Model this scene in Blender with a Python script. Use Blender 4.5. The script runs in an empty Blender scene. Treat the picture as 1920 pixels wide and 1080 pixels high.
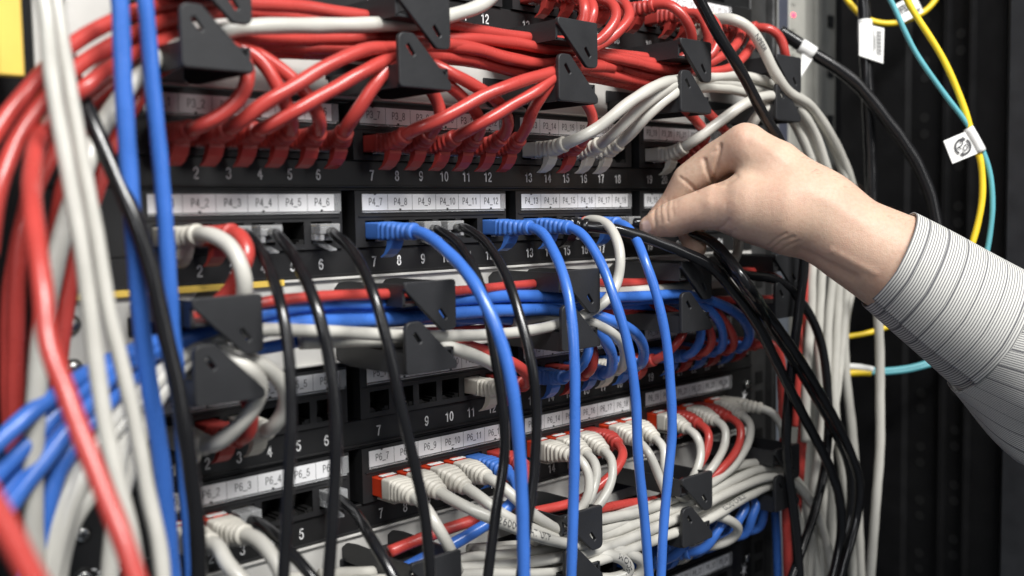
import bpy, math, random
import numpy as np
random.seed(7); rng = np.random.default_rng(7)
sc = bpy.context.scene
COL = sc.collection
# ------------------------------------------------------------------ camera (all builder numbers are millimetres, scene is metres)
S = 0.001
CAM = np.array([-413.957608, -436.427634, -19.838410])
ROT = (1.49667067, 0.0167302433, -0.761890245)
FPX = 1930.17757                       # focal length in pixels of a 1920 px wide frame
cam_data = bpy.data.cameras.new('camera'); cam = bpy.data.objects.new('camera', cam_data); COL.objects.link(cam)
cam.location = CAM * S; cam.rotation_euler = ROT
cam_data.sensor_width = 36.0; cam_data.lens = 36.0 * FPX / 1920.0
cam_data.clip_start = 0.02; cam_data.clip_end = 60
cam_data.dof.use_dof = True; cam_data.dof.focus_distance = 0.585; cam_data.dof.aperture_fstop = 5.6
sc.camera = cam
# ------------------------------------------------------------------ world, lamps, exposure
w = bpy.data.worlds.new('World'); sc.world = w; w.use_nodes = True
bg = w.node_tree.nodes['Background']; bg.inputs[0].default_value = (0.80, 0.88, 1.0, 1); bg.inputs[1].default_value = 0.115
def area(name, loc, target, sx, sy, power, col=(1, 1, 1)):
    d = bpy.data.lights.new(name, 'AREA'); d.shape = 'RECTANGLE'; d.size = sx; d.size_y = sy; d.energy = power; d.color = col
    o = bpy.data.objects.new(name, d); COL.objects.link(o); o.location = loc
    v = np.array(target) - np.array(loc)
    from mathutils import Vector
    o.rotation_euler = Vector(v).to_track_quat('-Z', 'Y').to_euler()
    return o
area('ceiling_or_fill_lamp', (-0.30, -1.30, 1.30), (0, 0, -0.05), 1.1, 0.30, 62, (1.0, 0.985, 0.96))
area('ceiling_or_fill_lamp', (-1.35, -0.95, 0.70), (-0.05, 0, -0.05), 0.25, 0.8, 7, (0.97, 0.98, 1.0))  # side fill added at left for long highlights on the cables, no real fixture
area('ceiling_or_fill_lamp', (0.35, -1.9, 0.75), (0, 0, -0.05), 0.30, 1.5, 8, (1.0, 0.99, 0.97))  # upright strip added out of view in front, for streaks on the black cables
sc.view_settings.view_transform = 'Standard'; sc.view_settings.look = 'None'
sc.view_settings.exposure = 0.0; sc.view_settings.gamma = 1.0; sc.view_settings.use_curve_mapping = False
sc.render.engine = 'CYCLES'
sc.cycles.max_bounces = 8; sc.cycles.transmission_bounces = 8; sc.cycles.use_denoising = True

# ------------------------------------------------------------------ pixel of the photo -> point of the place
def _R(a):
    rx, ry, rz = a
    cx, sx = math.cos(rx), math.sin(rx); cy, sy = math.cos(ry), math.sin(ry); cz, sz = math.cos(rz), math.sin(rz)
    return np.array([[cz, -sz, 0], [sz, cz, 0], [0, 0, 1]]) @ np.array([[cy, 0, sy], [0, 1, 0], [-sy, 0, cy]]) @ np.array([[1, 0, 0], [0, cx, -sx], [0, sx, cx]])
RM = _R(ROT)
def ray(px, py): return RM @ np.array([(px - 960) / FPX, -(py - 540) / FPX, -1.0])
def at(px, py, d):            # d millimetres in front of the panel faces
    v = ray(px, py); return CAM + v * ((-d - CAM[1]) / v[1])
def atD(px, py, D): return CAM + ray(px, py) * D
def project(P):
    q = (np.asarray(P, float) - CAM) @ RM
    return np.stack([960 + FPX * q[..., 0] / -q[..., 2], 540 - FPX * q[..., 1] / -q[..., 2]], -1)

# ------------------------------------------------------------------ materials
MATS = {}
def mat(name, col, rough=0.5, spec=0.5, metal=0.0, var=0.06, scale=60.0, bump=0.0, bscale=400.0, trans=0.0, emit=None, sss=0.0, coat=0.0):
    if name in MATS: return MATS[name]
    m = bpy.data.materials.new(name); m.use_nodes = True; nt = m.node_tree
    p = nt.nodes['Principled BSDF']
    p.inputs['Roughness'].default_value = rough; p.inputs['Metallic'].default_value = metal
    p.inputs['Specular IOR Level'].default_value = spec
    p.inputs['Transmission Weight'].default_value = trans
    p.inputs['Coat Weight'].default_value = coat
    if sss:
        p.inputs['Subsurface Weight'].default_value = sss; p.inputs['Subsurface Radius'].default_value = (1.0, 0.35, 0.2); p.inputs['Subsurface Scale'].default_value = 0.004
    if emit:
        p.inputs['Emission Color'].default_value = (*emit[0], 1); p.inputs['Emission Strength'].default_value = emit[1]
    tc = nt.nodes.new('ShaderNodeTexCoord'); geo = nt.nodes.new('ShaderNodeNewGeometry')
    n = nt.nodes.new('ShaderNodeTexNoise'); n.inputs['Scale'].default_value = scale; n.inputs['Detail'].default_value = 4
    nt.links.new(geo.outputs['Position'], n.inputs['Vector'])
    r = nt.nodes.new('ShaderNodeValToRGB')
    r.color_ramp.elements[0].position = 0.3; r.color_ramp.elements[1].position = 0.7
    r.color_ramp.elements[0].color = (*[c * (1 - var) for c in col], 1); r.color_ramp.elements[1].color = (*[min(1, c * (1 + var)) for c in col], 1)
    nt.links.new(n.outputs['Fac'], r.inputs['Fac']); nt.links.new(r.outputs['Color'], p.inputs['Base Color'])
    mr = nt.nodes.new('ShaderNodeMapRange'); mr.inputs['To Min'].default_value = max(0, rough - 0.08); mr.inputs['To Max'].default_value = rough + 0.1
    nt.links.new(n.outputs['Fac'], mr.inputs['Value']); nt.links.new(mr.outputs['Result'], p.inputs['Roughness'])
    if bump:
        n2 = nt.nodes.new('ShaderNodeTexNoise'); n2.inputs['Scale'].default_value = bscale; n2.inputs['Detail'].default_value = 3
        nt.links.new(geo.outputs['Position'], n2.inputs['Vector'])
        b = nt.nodes.new('ShaderNodeBump'); b.inputs['Strength'].default_value = bump; b.inputs['Distance'].default_value = 0.0006
        nt.links.new(n2.outputs['Fac'], b.inputs['Height']); nt.links.new(b.outputs['Normal'], p.inputs['Normal'])
    MATS[name] = m; return m
RED = mat('red_jacket', (0.45, 0.052, 0.043), 0.27, bump=0.12, bscale=250)
BLUE = mat('blue_jacket', (0.045, 0.150, 0.52), 0.27, bump=0.12, bscale=250)
WHITE = mat('white_jacket', (0.50, 0.487, 0.442), 0.32, bump=0.12, bscale=250)
BLACK = mat('black_jacket', (0.009, 0.009, 0.010), 0.20, bump=0.08, bscale=250)
REDB = mat('red_boot', (0.40, 0.042, 0.034), 0.42, bump=0.1)
BLUEB = mat('blue_boot', (0.05, 0.155, 0.50), 0.4, bump=0.1)
WHITEB = mat('white_boot', (0.54, 0.515, 0.455), 0.45, bump=0.1)
TIP = mat('red_housing', (0.60, 0.045, 0.012), 0.34)
PANEL = mat('panel_black', (0.011, 0.011, 0.0115), 0.42, bump=0.05, bscale=1500)
BLOCK = mat('block_black', (0.015, 0.015, 0.016), 0.45, bump=0.06, bscale=1500)
HOLE = mat('jack_black', (0.005, 0.005, 0.005), 0.55)
GOLD = mat('contact_gold', (0.75, 0.55, 0.22), 0.25, metal=1.0)
PAPER = mat('label_paper', (0.80, 0.80, 0.81), 0.6, var=0.03)
INK = mat('label_ink', (0.06, 0.06, 0.065), 0.7)
PRINT = mat('white_print', (0.66, 0.66, 0.66), 0.6)
RING = mat('clip_plastic', (0.018, 0.0185, 0.0205), 0.48, var=0.12, bump=0.15, bscale=900)
PLATE = mat('manager_paint', (0.55, 0.54, 0.51), 0.42, var=0.05, bump=0.05, bscale=900)
STEEL = mat('screw_steel', (0.62, 0.62, 0.60), 0.25, metal=1.0)
GREY = mat('rail_grey', (0.40, 0.40, 0.385), 0.42, metal=0.35, var=0.15, bump=0.1)
RAILD = mat('rail_dark', (0.10, 0.10, 0.10), 0.38, metal=0.7, var=0.2, bump=0.1)
BEIGE = mat('rail_beige', (0.36, 0.355, 0.32), 0.5, var=0.08, bump=0.05)
CABINET = mat('cabinet_black', (0.005, 0.005, 0.0055), 0.55, spec=0.22, var=0.2, bump=0.2, bscale=700)
CABGREY = mat('cabinet_grey', (0.022, 0.023, 0.026), 0.45, var=0.2, bump=0.2, bscale=700)
CLEAR = mat('clear_plug', (0.93, 0.94, 0.95), 0.14, trans=0.74, var=0.02)
YELLOW = mat('yellow_fibre', (0.80, 0.56, 0.02), 0.4)
TURQ = mat('turquoise_fibre', (0.10, 0.36, 0.41), 0.4)
YTAG = mat('yellow_tag', (0.80, 0.55, 0.10), 0.5)
TAGP = mat('flag_paper', (0.78, 0.78, 0.76), 0.55, var=0.03)
LED = mat('led_red', (0.6, 0.02, 0.05), 0.4, emit=((1, 0.05, 0.12), 3.0))
NAVY = mat('socket_slate', (0.06, 0.065, 0.09), 0.5)
SCUFF = mat('wear_pale', (0.10, 0.10, 0.10), 0.6)

# ------------------------------------------------------------------ mesh helpers
class MB:
    def __init__(s): s.v = []; s.f = []; s.m = []; s.n = 0; s.sm = []
    def add(s, V, F, m=0, smooth=True):
        V = np.asarray(V, float); s.v.append(V)
        for f in F: s.f.append([i + s.n for i in f]); s.m.append(m); s.sm.append(smooth)
        s.n += len(V); return s
    def box(s, x0, x1, y0, y1, z0, z1, m=0, bev=0.0):
        x0, x1 = min(x0, x1), max(x0, x1); y0, y1 = min(y0, y1), max(y0, y1); z0, z1 = min(z0, z1), max(z0, z1)
        b = min(bev, (x1-x0)*.45, (y1-y0)*.45, (z1-z0)*.45)
        if b <= 0:
            V = [(x, y, z) for x in (x0, x1) for y in (y0, y1) for z in (z0, z1)]
            F = [(0, 1, 3, 2), (4, 6, 7, 5), (0, 4, 5, 1), (2, 3, 7, 6), (0, 2, 6, 4), (1, 5, 7, 3)]
            return s.add(V, F, m, False)
        # chamfered box: three points a corner
        V = []; idx = {}
        for i, x in enumerate((x0, x1)):
            for j, y in enumerate((y0, y1)):
                for k, z in enumerate((z0, z1)):
                    sx, sy, sz = (1 if i == 0 else -1), (1 if j == 0 else -1), (1 if k == 0 else -1)
                    idx[i, j, k] = len(V)
                    V += [(x, y + sy*b, z + sz*b), (x + sx*b, y, z + sz*b), (x + sx*b, y + sy*b, z)]
        g = lambda i, j, k, a: idx[i, j, k] + a
        F = []
        for i in (0, 1):
            q = [g(i, 0, 0, 0), g(i, 1, 0, 0), g(i, 1, 1, 0), g(i, 0, 1, 0)]; F.append(q if i else q[::-1])
            q = [g(0, i, 0, 1), g(1, i, 0, 1), g(1, i, 1, 1), g(0, i, 1, 1)]; F.append(q[::-1] if i else q)
            q = [g(0, 0, i, 2), g(1, 0, i, 2), g(1, 1, i, 2), g(0, 1, i, 2)]; F.append(q if i else q[::-1])
        for j in (0, 1):
            for k in (0, 1):
                F.append([g(0, j, k, 1), g(1, j, k, 1), g(1, j, k, 2), g(0, j, k, 2)])
                F.append([g(j, 0, k, 0), g(j, 1, k, 0), g(j, 1, k, 2), g(j, 0, k, 2)])
                F.append([g(j, k, 0, 0), g(j, k, 1, 0), g(j, k, 1, 1), g(j, k, 0, 1)])
        for i in (0, 1):
            for j in (0, 1):
                for k in (0, 1): F.append([g(i, j, k, 0), g(i, j, k, 1), g(i, j, k, 2)])
        return s.add(V, F, m, False)
    def cyl(s, c, axis, r, h, m=0, n=16):
        c = np.array(c, float); a = np.array(axis, float); a /= np.linalg.norm(a)
        u = np.cross(a, (0.3, 0.5, 0.8)); u /= np.linalg.norm(u); v = np.cross(a, u)
        V = []
        for hh, rr in ((0, r), (h*.8, r), (h, r*.8)):
            for t in range(n):
                an = 2*math.pi*t/n; V.append(c + a*hh + (u*math.cos(an) + v*math.sin(an))*rr)
        F = [(k*n+t, k*n+(t+1) % n, (k+1)*n+(t+1) % n, (k+1)*n+t) for k in range(2) for t in range(n)]
        F += [list(range(2*n, 3*n)), list(range(n))[::-1]]
        return s.add(V, F, m, True)
    def disc(s, c, r, n=20):
        V = [(c[0], c[1]+r*math.cos(a), c[2]+r*math.sin(a)) for a in np.arange(n)/n*2*math.pi]
        return s.add(V, [list(range(n))], 0, False)
    def build(s, name, mats, parent=None, weld=False):
        me = bpy.data.meshes.new(name)
        V = np.concatenate(s.v) if s.v else np.zeros((0, 3))
        org = np.zeros(3)
        if parent is not None: org = ORG[parent.name]
        else:
            org = V.mean(0)
        me.from_pydata(((V - org) * S).tolist(), [], s.f)
        for m in (mats if isinstance(mats, (list, tuple)) else [mats]): me.materials.append(m)
        me.polygons.foreach_set('material_index', s.m)
        me.polygons.foreach_set('use_smooth', s.sm)
        me.validate(); me.update()
        import bmesh
        bm = bmesh.new(); bm.from_mesh(me); bmesh.ops.recalc_face_normals(bm, faces=bm.faces); bm.to_mesh(me); bm.free()
        o = bpy.data.objects.new(name, me); COL.objects.link(o)
        if parent is not None:
            o.parent = parent; ORG[o.name] = org
        else:
            o.location = org * S; ORG[o.name] = org
        return o
ORG = {}
def tag(o, label=None, cat=None, group=None, kind=None):
    if label: o['label'] = label
    if cat: o['category'] = cat
    if group: o['group'] = group
    if kind: o['kind'] = kind
    return o
def thing(name, loc, label, cat, group=None):
    o = bpy.data.objects.new(name, None); COL.objects.link(o); o.location = np.array(loc) * S; o.empty_display_size = 0.01
    ORG[o.name] = np.array(loc, float); return tag(o, label, cat, group)

def spline(P, step=2.0):
    P = np.asarray(P, float); n = len(P)
    if n == 2: P = np.array([P[0], (P[0]+P[1])/2, P[1]]); n = 3
    E = np.vstack([2*P[0]-P[1], P, 2*P[-1]-P[-2]])
    out = []
    for i in range(n-1):
        p0, p1, p2, p3 = E[i:i+4]
        t0 = 0; t1 = t0 + max(1e-3, np.linalg.norm(p1-p0))**.5; t2 = t1 + max(1e-3, np.linalg.norm(p2-p1))**.5; t3 = t2 + max(1e-3, np.linalg.norm(p3-p2))**.5
        k = max(4, int(np.linalg.norm(p2-p1)/1.0))
        t = np.linspace(t1, t2, k, endpoint=False)[:, None]
        A1 = (t1-t)/(t1-t0)*p0+(t-t0)/(t1-t0)*p1; A2 = (t2-t)/(t2-t1)*p1+(t-t1)/(t2-t1)*p2; A3 = (t3-t)/(t3-t2)*p2+(t-t2)/(t3-t2)*p3
        B1 = (t2-t)/(t2-t0)*A1+(t-t0)/(t2-t0)*A2; B2 = (t3-t)/(t3-t1)*A2+(t-t1)/(t3-t1)*A3
        out.append((t2-t)/(t2-t1)*B1+(t-t1)/(t2-t1)*B2)
    Q = np.vstack(out+[P[-1:]])
    # relax a little (a cable has no kinks), then resample evenly
    for _ in range(6):
        Q[1:-1] = Q[1:-1]*.5 + (Q[:-2]+Q[2:])*.25
    L = np.concatenate([[0], np.cumsum(np.linalg.norm(np.diff(Q, axis=0), axis=1))])
    m = max(3, int(L[-1]/step)); s = np.linspace(0, L[-1], m)
    return np.stack([np.interp(s, L, Q[:, i]) for i in range(3)], 1), s
def frames(Q, up=(0, 0, 1)):
    T = np.gradient(Q, axis=0); T /= np.linalg.norm(T, axis=1)[:, None]
    u = np.array(up, float); u -= T[0]*u.dot(T[0])
    if np.linalg.norm(u) < 1e-3: u = np.array([1., 0, 0]); u -= T[0]*u.dot(T[0])
    u /= np.linalg.norm(u); U = [u]
    for i in range(1, len(Q)):
        u = u - T[i]*u.dot(T[i]); u /= np.linalg.norm(u); U.append(u)
    U = np.array(U); return T, U, np.cross(T, U)
def sweep(mb, Q, s, prof, nseg=16, m=0, caps=True, up=(0, 0, 1)):
    """prof(s, theta[]) -> (along side, along up) offsets"""
    T, U, V = frames(Q, up)
    th = np.arange(nseg)/nseg*2*math.pi
    rows = []
    for i in range(len(Q)):
        a, b = prof(s[i], th); rows.append(Q[i]+np.outer(a, V[i])+np.outer(b, U[i]))
    X = np.concatenate(rows); n = len(Q)
    F = [(i*nseg+j, i*nseg+(j+1) % nseg, (i+1)*nseg+(j+1) % nseg, (i+1)*nseg+j) for i in range(n-1) for j in range(nseg)]
    if caps: F += [list(range(nseg))[::-1], [(n-1)*nseg+j for j in range(nseg)]]
    mb.add(X, F, m, True)
def sup(th, a, b, e):
    c, s = np.cos(th), np.sin(th)
    return a*np.sign(c)*np.abs(c)**(2/e), b*np.sign(s)*np.abs(s)**(2/e)

# text
TXT = {}
def text_mesh(string, size, bold=False):
    k = (string,)
    if k not in TXT:
        c = bpy.data.curves.new('t', 'FONT'); c.body = string; c.size = 1.0; c.align_x = 'CENTER'; c.align_y = 'CENTER'; c.resolution_u = 2
        o = bpy.data.objects.new('t', c); COL.objects.link(o)
        dg = bpy.context.evaluated_depsgraph_get(); dg.update()
        me = bpy.data.meshes.new_from_object(o.evaluated_get(dg))
        V = np.array([v.co[:] for v in me.vertices]); F = [tuple(p.vertices) for p in me.polygons]
        bpy.data.objects.remove(o); bpy.data.curves.remove(c); bpy.data.meshes.remove(me)
        TXT[k] = (V, F)
    V, F = TXT[k]
    return V[:, :2]*size, F
def arc(cx, cy, rx, ry, a0, a1, n=10):
    return [(cx+rx*math.cos(math.radians(a0+(a1-a0)*i/n)), cy+ry*math.sin(math.radians(a0+(a1-a0)*i/n))) for i in range(n+1)]
STROKE = {  # centre lines in a box 0.56 wide and 1 high
    '0': [arc(.28, .5, .23, .46, 90, 450, 20)], '1': [[(.10, .76), (.22, .82), (.33, .96), (.33, .04)]],
    '2': [arc(.28, .70, .22, .26, 170, -20, 10)+[(.40, .48), (.14, .22), (.06, .04), (.51, .04)]],
    '3': [arc(.27, .73, .20, .23, 165, -80, 10)+[(.24, .51)]+arc(.27, .28, .23, .24, 80, -165, 12)],
    '4': [[(.40, .04), (.40, .95), (.04, .30), (.54, .30)]], '5': [[(.47, .95), (.14, .95), (.09, .50)]+arc(.27, .33, .23, .29, 130, -160, 12)],
    '6': [arc(.29, .66, .22, .30, 35, 100, 5)+arc(.32, .48, .26, .44, 120, 190, 6)+arc(.29, .31, .22, .27, 180, 540, 18)],
    '7': [[(.05, .95), (.51, .95), (.32, .55), (.22, .04)]], '8': [arc(.28, .73, .19, .22, -90, 270, 16), arc(.28, .27, .23, .24, 90, 450, 18)],
    '9': [arc(.27, .69, .22, .27, 0, 360, 18), arc(.24, .52, .26, .44, 12, -60, 6)+arc(.27, .34, .22, .30, -80, -145, 5)],
    'P': [[(.08, .04), (.08, .95), (.30, .95)]+arc(.30, .70, .21, .25, 80, -80, 8)+[(.08, .45)]], '_': [[(-.02, -.10), (.58, -.10)]]}
STROKE['6'] = [[(.56-u, 1-v) for u, v in l] for l in STROKE['9']]
def stroke_text(mb, string, x, z, y, cap, sx, m, wt):
    adv = .70; tot = adv*len(string)-.14
    for i, ch in enumerate(string):
        parts = []
        for line in STROKE[ch]:                                            # cut at sharp corners so every stroke keeps its width
            cur = [line[0]]
            for q in range(1, len(line)):
                cur.append(line[q])
                if q < len(line)-1:
                    a, b = np.subtract(line[q], line[q-1]), np.subtract(line[q+1], line[q])
                    if a.dot(b) < .6*np.linalg.norm(a)*np.linalg.norm(b): parts.append(cur); cur = [line[q]]
            parts.append(cur)
        for line in parts:
            p = np.array([((adv*i-tot/2+u)*cap*sx, (v-.5)*cap) for u, v in line]); closed = np.allclose(p[0], p[-1])
            t = np.gradient(p, axis=0)
            if not closed: p = p.copy(); e0 = p[0]-p[1]; e1 = p[-1]-p[-2]; p[0] = p[0]+e0/np.linalg.norm(e0)*wt*cap*.4; p[-1] = p[-1]+e1/np.linalg.norm(e1)*wt*cap*.4
            if closed: t[0] = t[-1] = p[1]-p[-2]
            t /= np.linalg.norm(t, axis=1)[:, None]+1e-9; nn = np.stack([-t[:, 1], t[:, 0]], 1)*wt*cap/2
            V = np.concatenate([p+nn, p-nn]); k = len(p)
            mb.add(np.stack([x+V[:, 0], np.full(2*k, y), z+V[:, 1]], 1), [(q, q+1, k+q+1, k+q) for q in range(k-1)], m, False)
def text_panel(mb, string, x, z, y, size, sx=1.0, m=1, bold=0.0):
    V, F = text_mesh(string, size)
    for dx in ((-bold, bold) if bold else (0,)):
        mb.add(np.stack([x+V[:, 0]*sx+dx, np.full(len(V), y - (0.002 if dx > 0 else 0)), z+V[:, 1]], 1), F, m, False)
def flat_curve(outer, holes, depth, bevel):
    """2D outline with holes -> thick bevelled plate (u, v, thickness)"""
    c = bpy.data.curves.new('p', 'CURVE'); c.dimensions = '2D'; c.fill_mode = 'BOTH'; c.extrude = depth/2; c.bevel_depth = bevel; c.bevel_resolution = 2; c.offset = -bevel
    for loop in [outer]+holes:
        sp = c.splines.new('POLY'); sp.points.add(len(loop)-1); sp.use_cyclic_u = True
        for p, q in zip(sp.points, loop): p.co = (q[0], q[1], 0, 1)
    o = bpy.data.objects.new('p', c); COL.objects.link(o); dg = bpy.context.evaluated_depsgraph_get(); dg.update()
    me = bpy.data.meshes.new_from_object(o.evaluated_get(dg))
    V = np.array([v.co[:] for v in me.vertices]); F = [tuple(p.vertices) for p in me.polygons]
    bpy.data.objects.remove(o); bpy.data.curves.remove(c); bpy.data.meshes.remove(me)
    return V, F
def rounded(poly, radii, n=6):
    out = []; P = [np.array(p, float) for p in poly]
    for i, p in enumerate(P):
        a = P[i-1]-p; b = P[(i+1) % len(P)]-p; la, lb = np.linalg.norm(a), np.linalg.norm(b); a /= la; b /= lb
        ang = math.acos(max(-1, min(1, a.dot(b)))); r = radii[i]; t = min(r/math.tan(ang/2), la*.48, lb*.48)
        s0, s1 = p+a*t, p+b*t
        for k in range(n+1):
            f = k/n; out.append(tuple((1-f)**2*s0+2*f*(1-f)*p+f*f*s1))
    return out

# ------------------------------------------------------------------ rack geometry
U1 = 44.45
XL, XR = -262.0, 251.0
def portx(k): return (k-12.5)*16.189+((k-1)//6-1.5)*16.29
def portz(row): return row*U1+16.0

# ================================================================== LARGE STRUCTURE
# cabinet wall at the right
def cabinet():
    t = thing('cabinet_wall', (400, -100, -300), 'black steel cabinet side with folded uprights behind the sleeve', 'cabinet')
    m = MB()
    # folded sheet profile seen from above (x, y), extruded in z
    prof = [(394, 6), (394, -50), (399, -53), (399, -78), (393, -81), (393, -84), (398, -86), (398, -99), (390, -102), (390, -104), (395, -106), (395, -128), (440, -128), (440, 6)]
    V = []; n = len(prof)
    for z in (-700, 500):
        V += [(x, y, z) for x, y in prof]
    F = [(i, (i+1) % n, n+(i+1) % n, n+i) for i in range(n)] + [list(range(n)), list(range(n, 2*n))[::-1]]
    m.add(V, F, 0, False); m.build('side_sheet', CABINET, t)
    for (x, y, z00) in ((398.6, -64, -18), (397.6, -92.5, 0)):
        for k in range(-8, 5):
            z = z00+k*U1+10
            for dz in (0, 13):
                m = MB(); m.disc((x, y, z+dz), 4.0); m.build('punched_hole', HOLE, t)
    m = MB(); m.box(386, 440, -420, -131, -700, 500, 0, 3); m.build('front_post', CABGREY, t)
    return t
cabinet()
# left dark upright
m = MB(); m.box(-470, -268, 8, 40, -520, 420, 0, 2)
tag(m.build('cabinet_upright', CABINET), 'black cabinet upright in shadow behind the red cables at left', 'upright')
m = MB(); m.box(-500, 700, 260, 270, -700, 600, 0)
tag(m.build('cabinet_rear_wall', CABINET), 'dark back of the cabinet behind the rails and cables', 'back panel')
# rack rails
m = MB(); m.box(XL-22, XL-4, 3, 30, -520, 420, 0, 1)
tag(m.build('mounting_rail', CABINET), 'dark mounting rail behind the left panel ears', 'rail')
t = thing('mounting_rail', (262, 3, -300), 'bright grey mounting rail right beside the panel screws', 'rail')
m = MB(); m.box(XR+1.5, 274, 2, 26, -520, 420, 0, 1); m.box(274.2, 280, -4, 30, -520, 420, 0, 1); m.build('rail_body', RAILD, t)
for k in range(30):
    z = -330+k*U1/3.0*1.0+2
    if k % 3 != 1: m = MB(); m.box(259, 268, 1.2, 2.4, z-4.5, z+4.5, 0); m.build('square_hole', HOLE, t)
# second, deeper rail set with an instrument at the top right
t = thing('mounting_rail', (330, 60, 0), 'pale perforated rear rail with square holes at the top right', 'rail')
m = MB()
for (x0, x1, y0, y1) in ((400, 421, 47, 60), (423.5, 450, 46, 60), (453, 463, 49, 60)):
    m.box(x0, x1, y0, y1, -520, 420, 0, 1.5)
m.build('rail_body', BEIGE, t)
for k in range(-6, 7):
    z = k*U1+12; m = MB(); m.box(442, 451, 44.6, 46.4, z-5, z+6, 0); m.build('square_hole', HOLE, t)
m = MB(); m.box(464, 478, 40, 60, -520, 420, 0, 1.5); m.build('rail_edge', CABGREY, t)

def instrument():
    t = thing('network_device', (295, 40, 120), 'pale device front with small red light beside the top cables', 'device')
    m = MB(); m.box(326, 341.5, 33, 60, -20, 260, 0, 1); m.build('metal_side', GREY, t)
    m = MB(); m.box(342, 361, 36, 60, -20, 260, 0, 1); m.build('slate_strip', NAVY, t)
    m = MB(); m.box(361.5, 388, 36, 60, -20, 260, 0, 1); m.build('front_panel', BEIGE, t)
    c = at(1488, 28, -35.5)
    m = MB(); m.box(c[0]-2.2, c[0]+2.2, 35, 36.2, c[2]-1.6, c[2]+1.6, 0, .3); m.build('status_light', LED, t)
    m = MB()
    for yy in (8, 58, 95, 108, 120):
        for xx in (-1.6, 1.6):
            m.cyl((c[0]+xx, 36.1, c[2]+(28-yy)*0.42), (0, -1, 0), .9, .3, 0, 8)
    m.build('vent_hole', HOLE, t)
instrument()
# yellow tag plate hanging at the far left
p0 = at(-12, -40, 12); p1 = at(48, 145, 12)
m = MB(); m.box(p0[0], p1[0], -12, -9, p1[2], p0[2]+10, 0, .8)
tag(m.build('yellow_plate', YTAG), 'plain yellow tag plate at the top left corner', 'tag')

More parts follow.
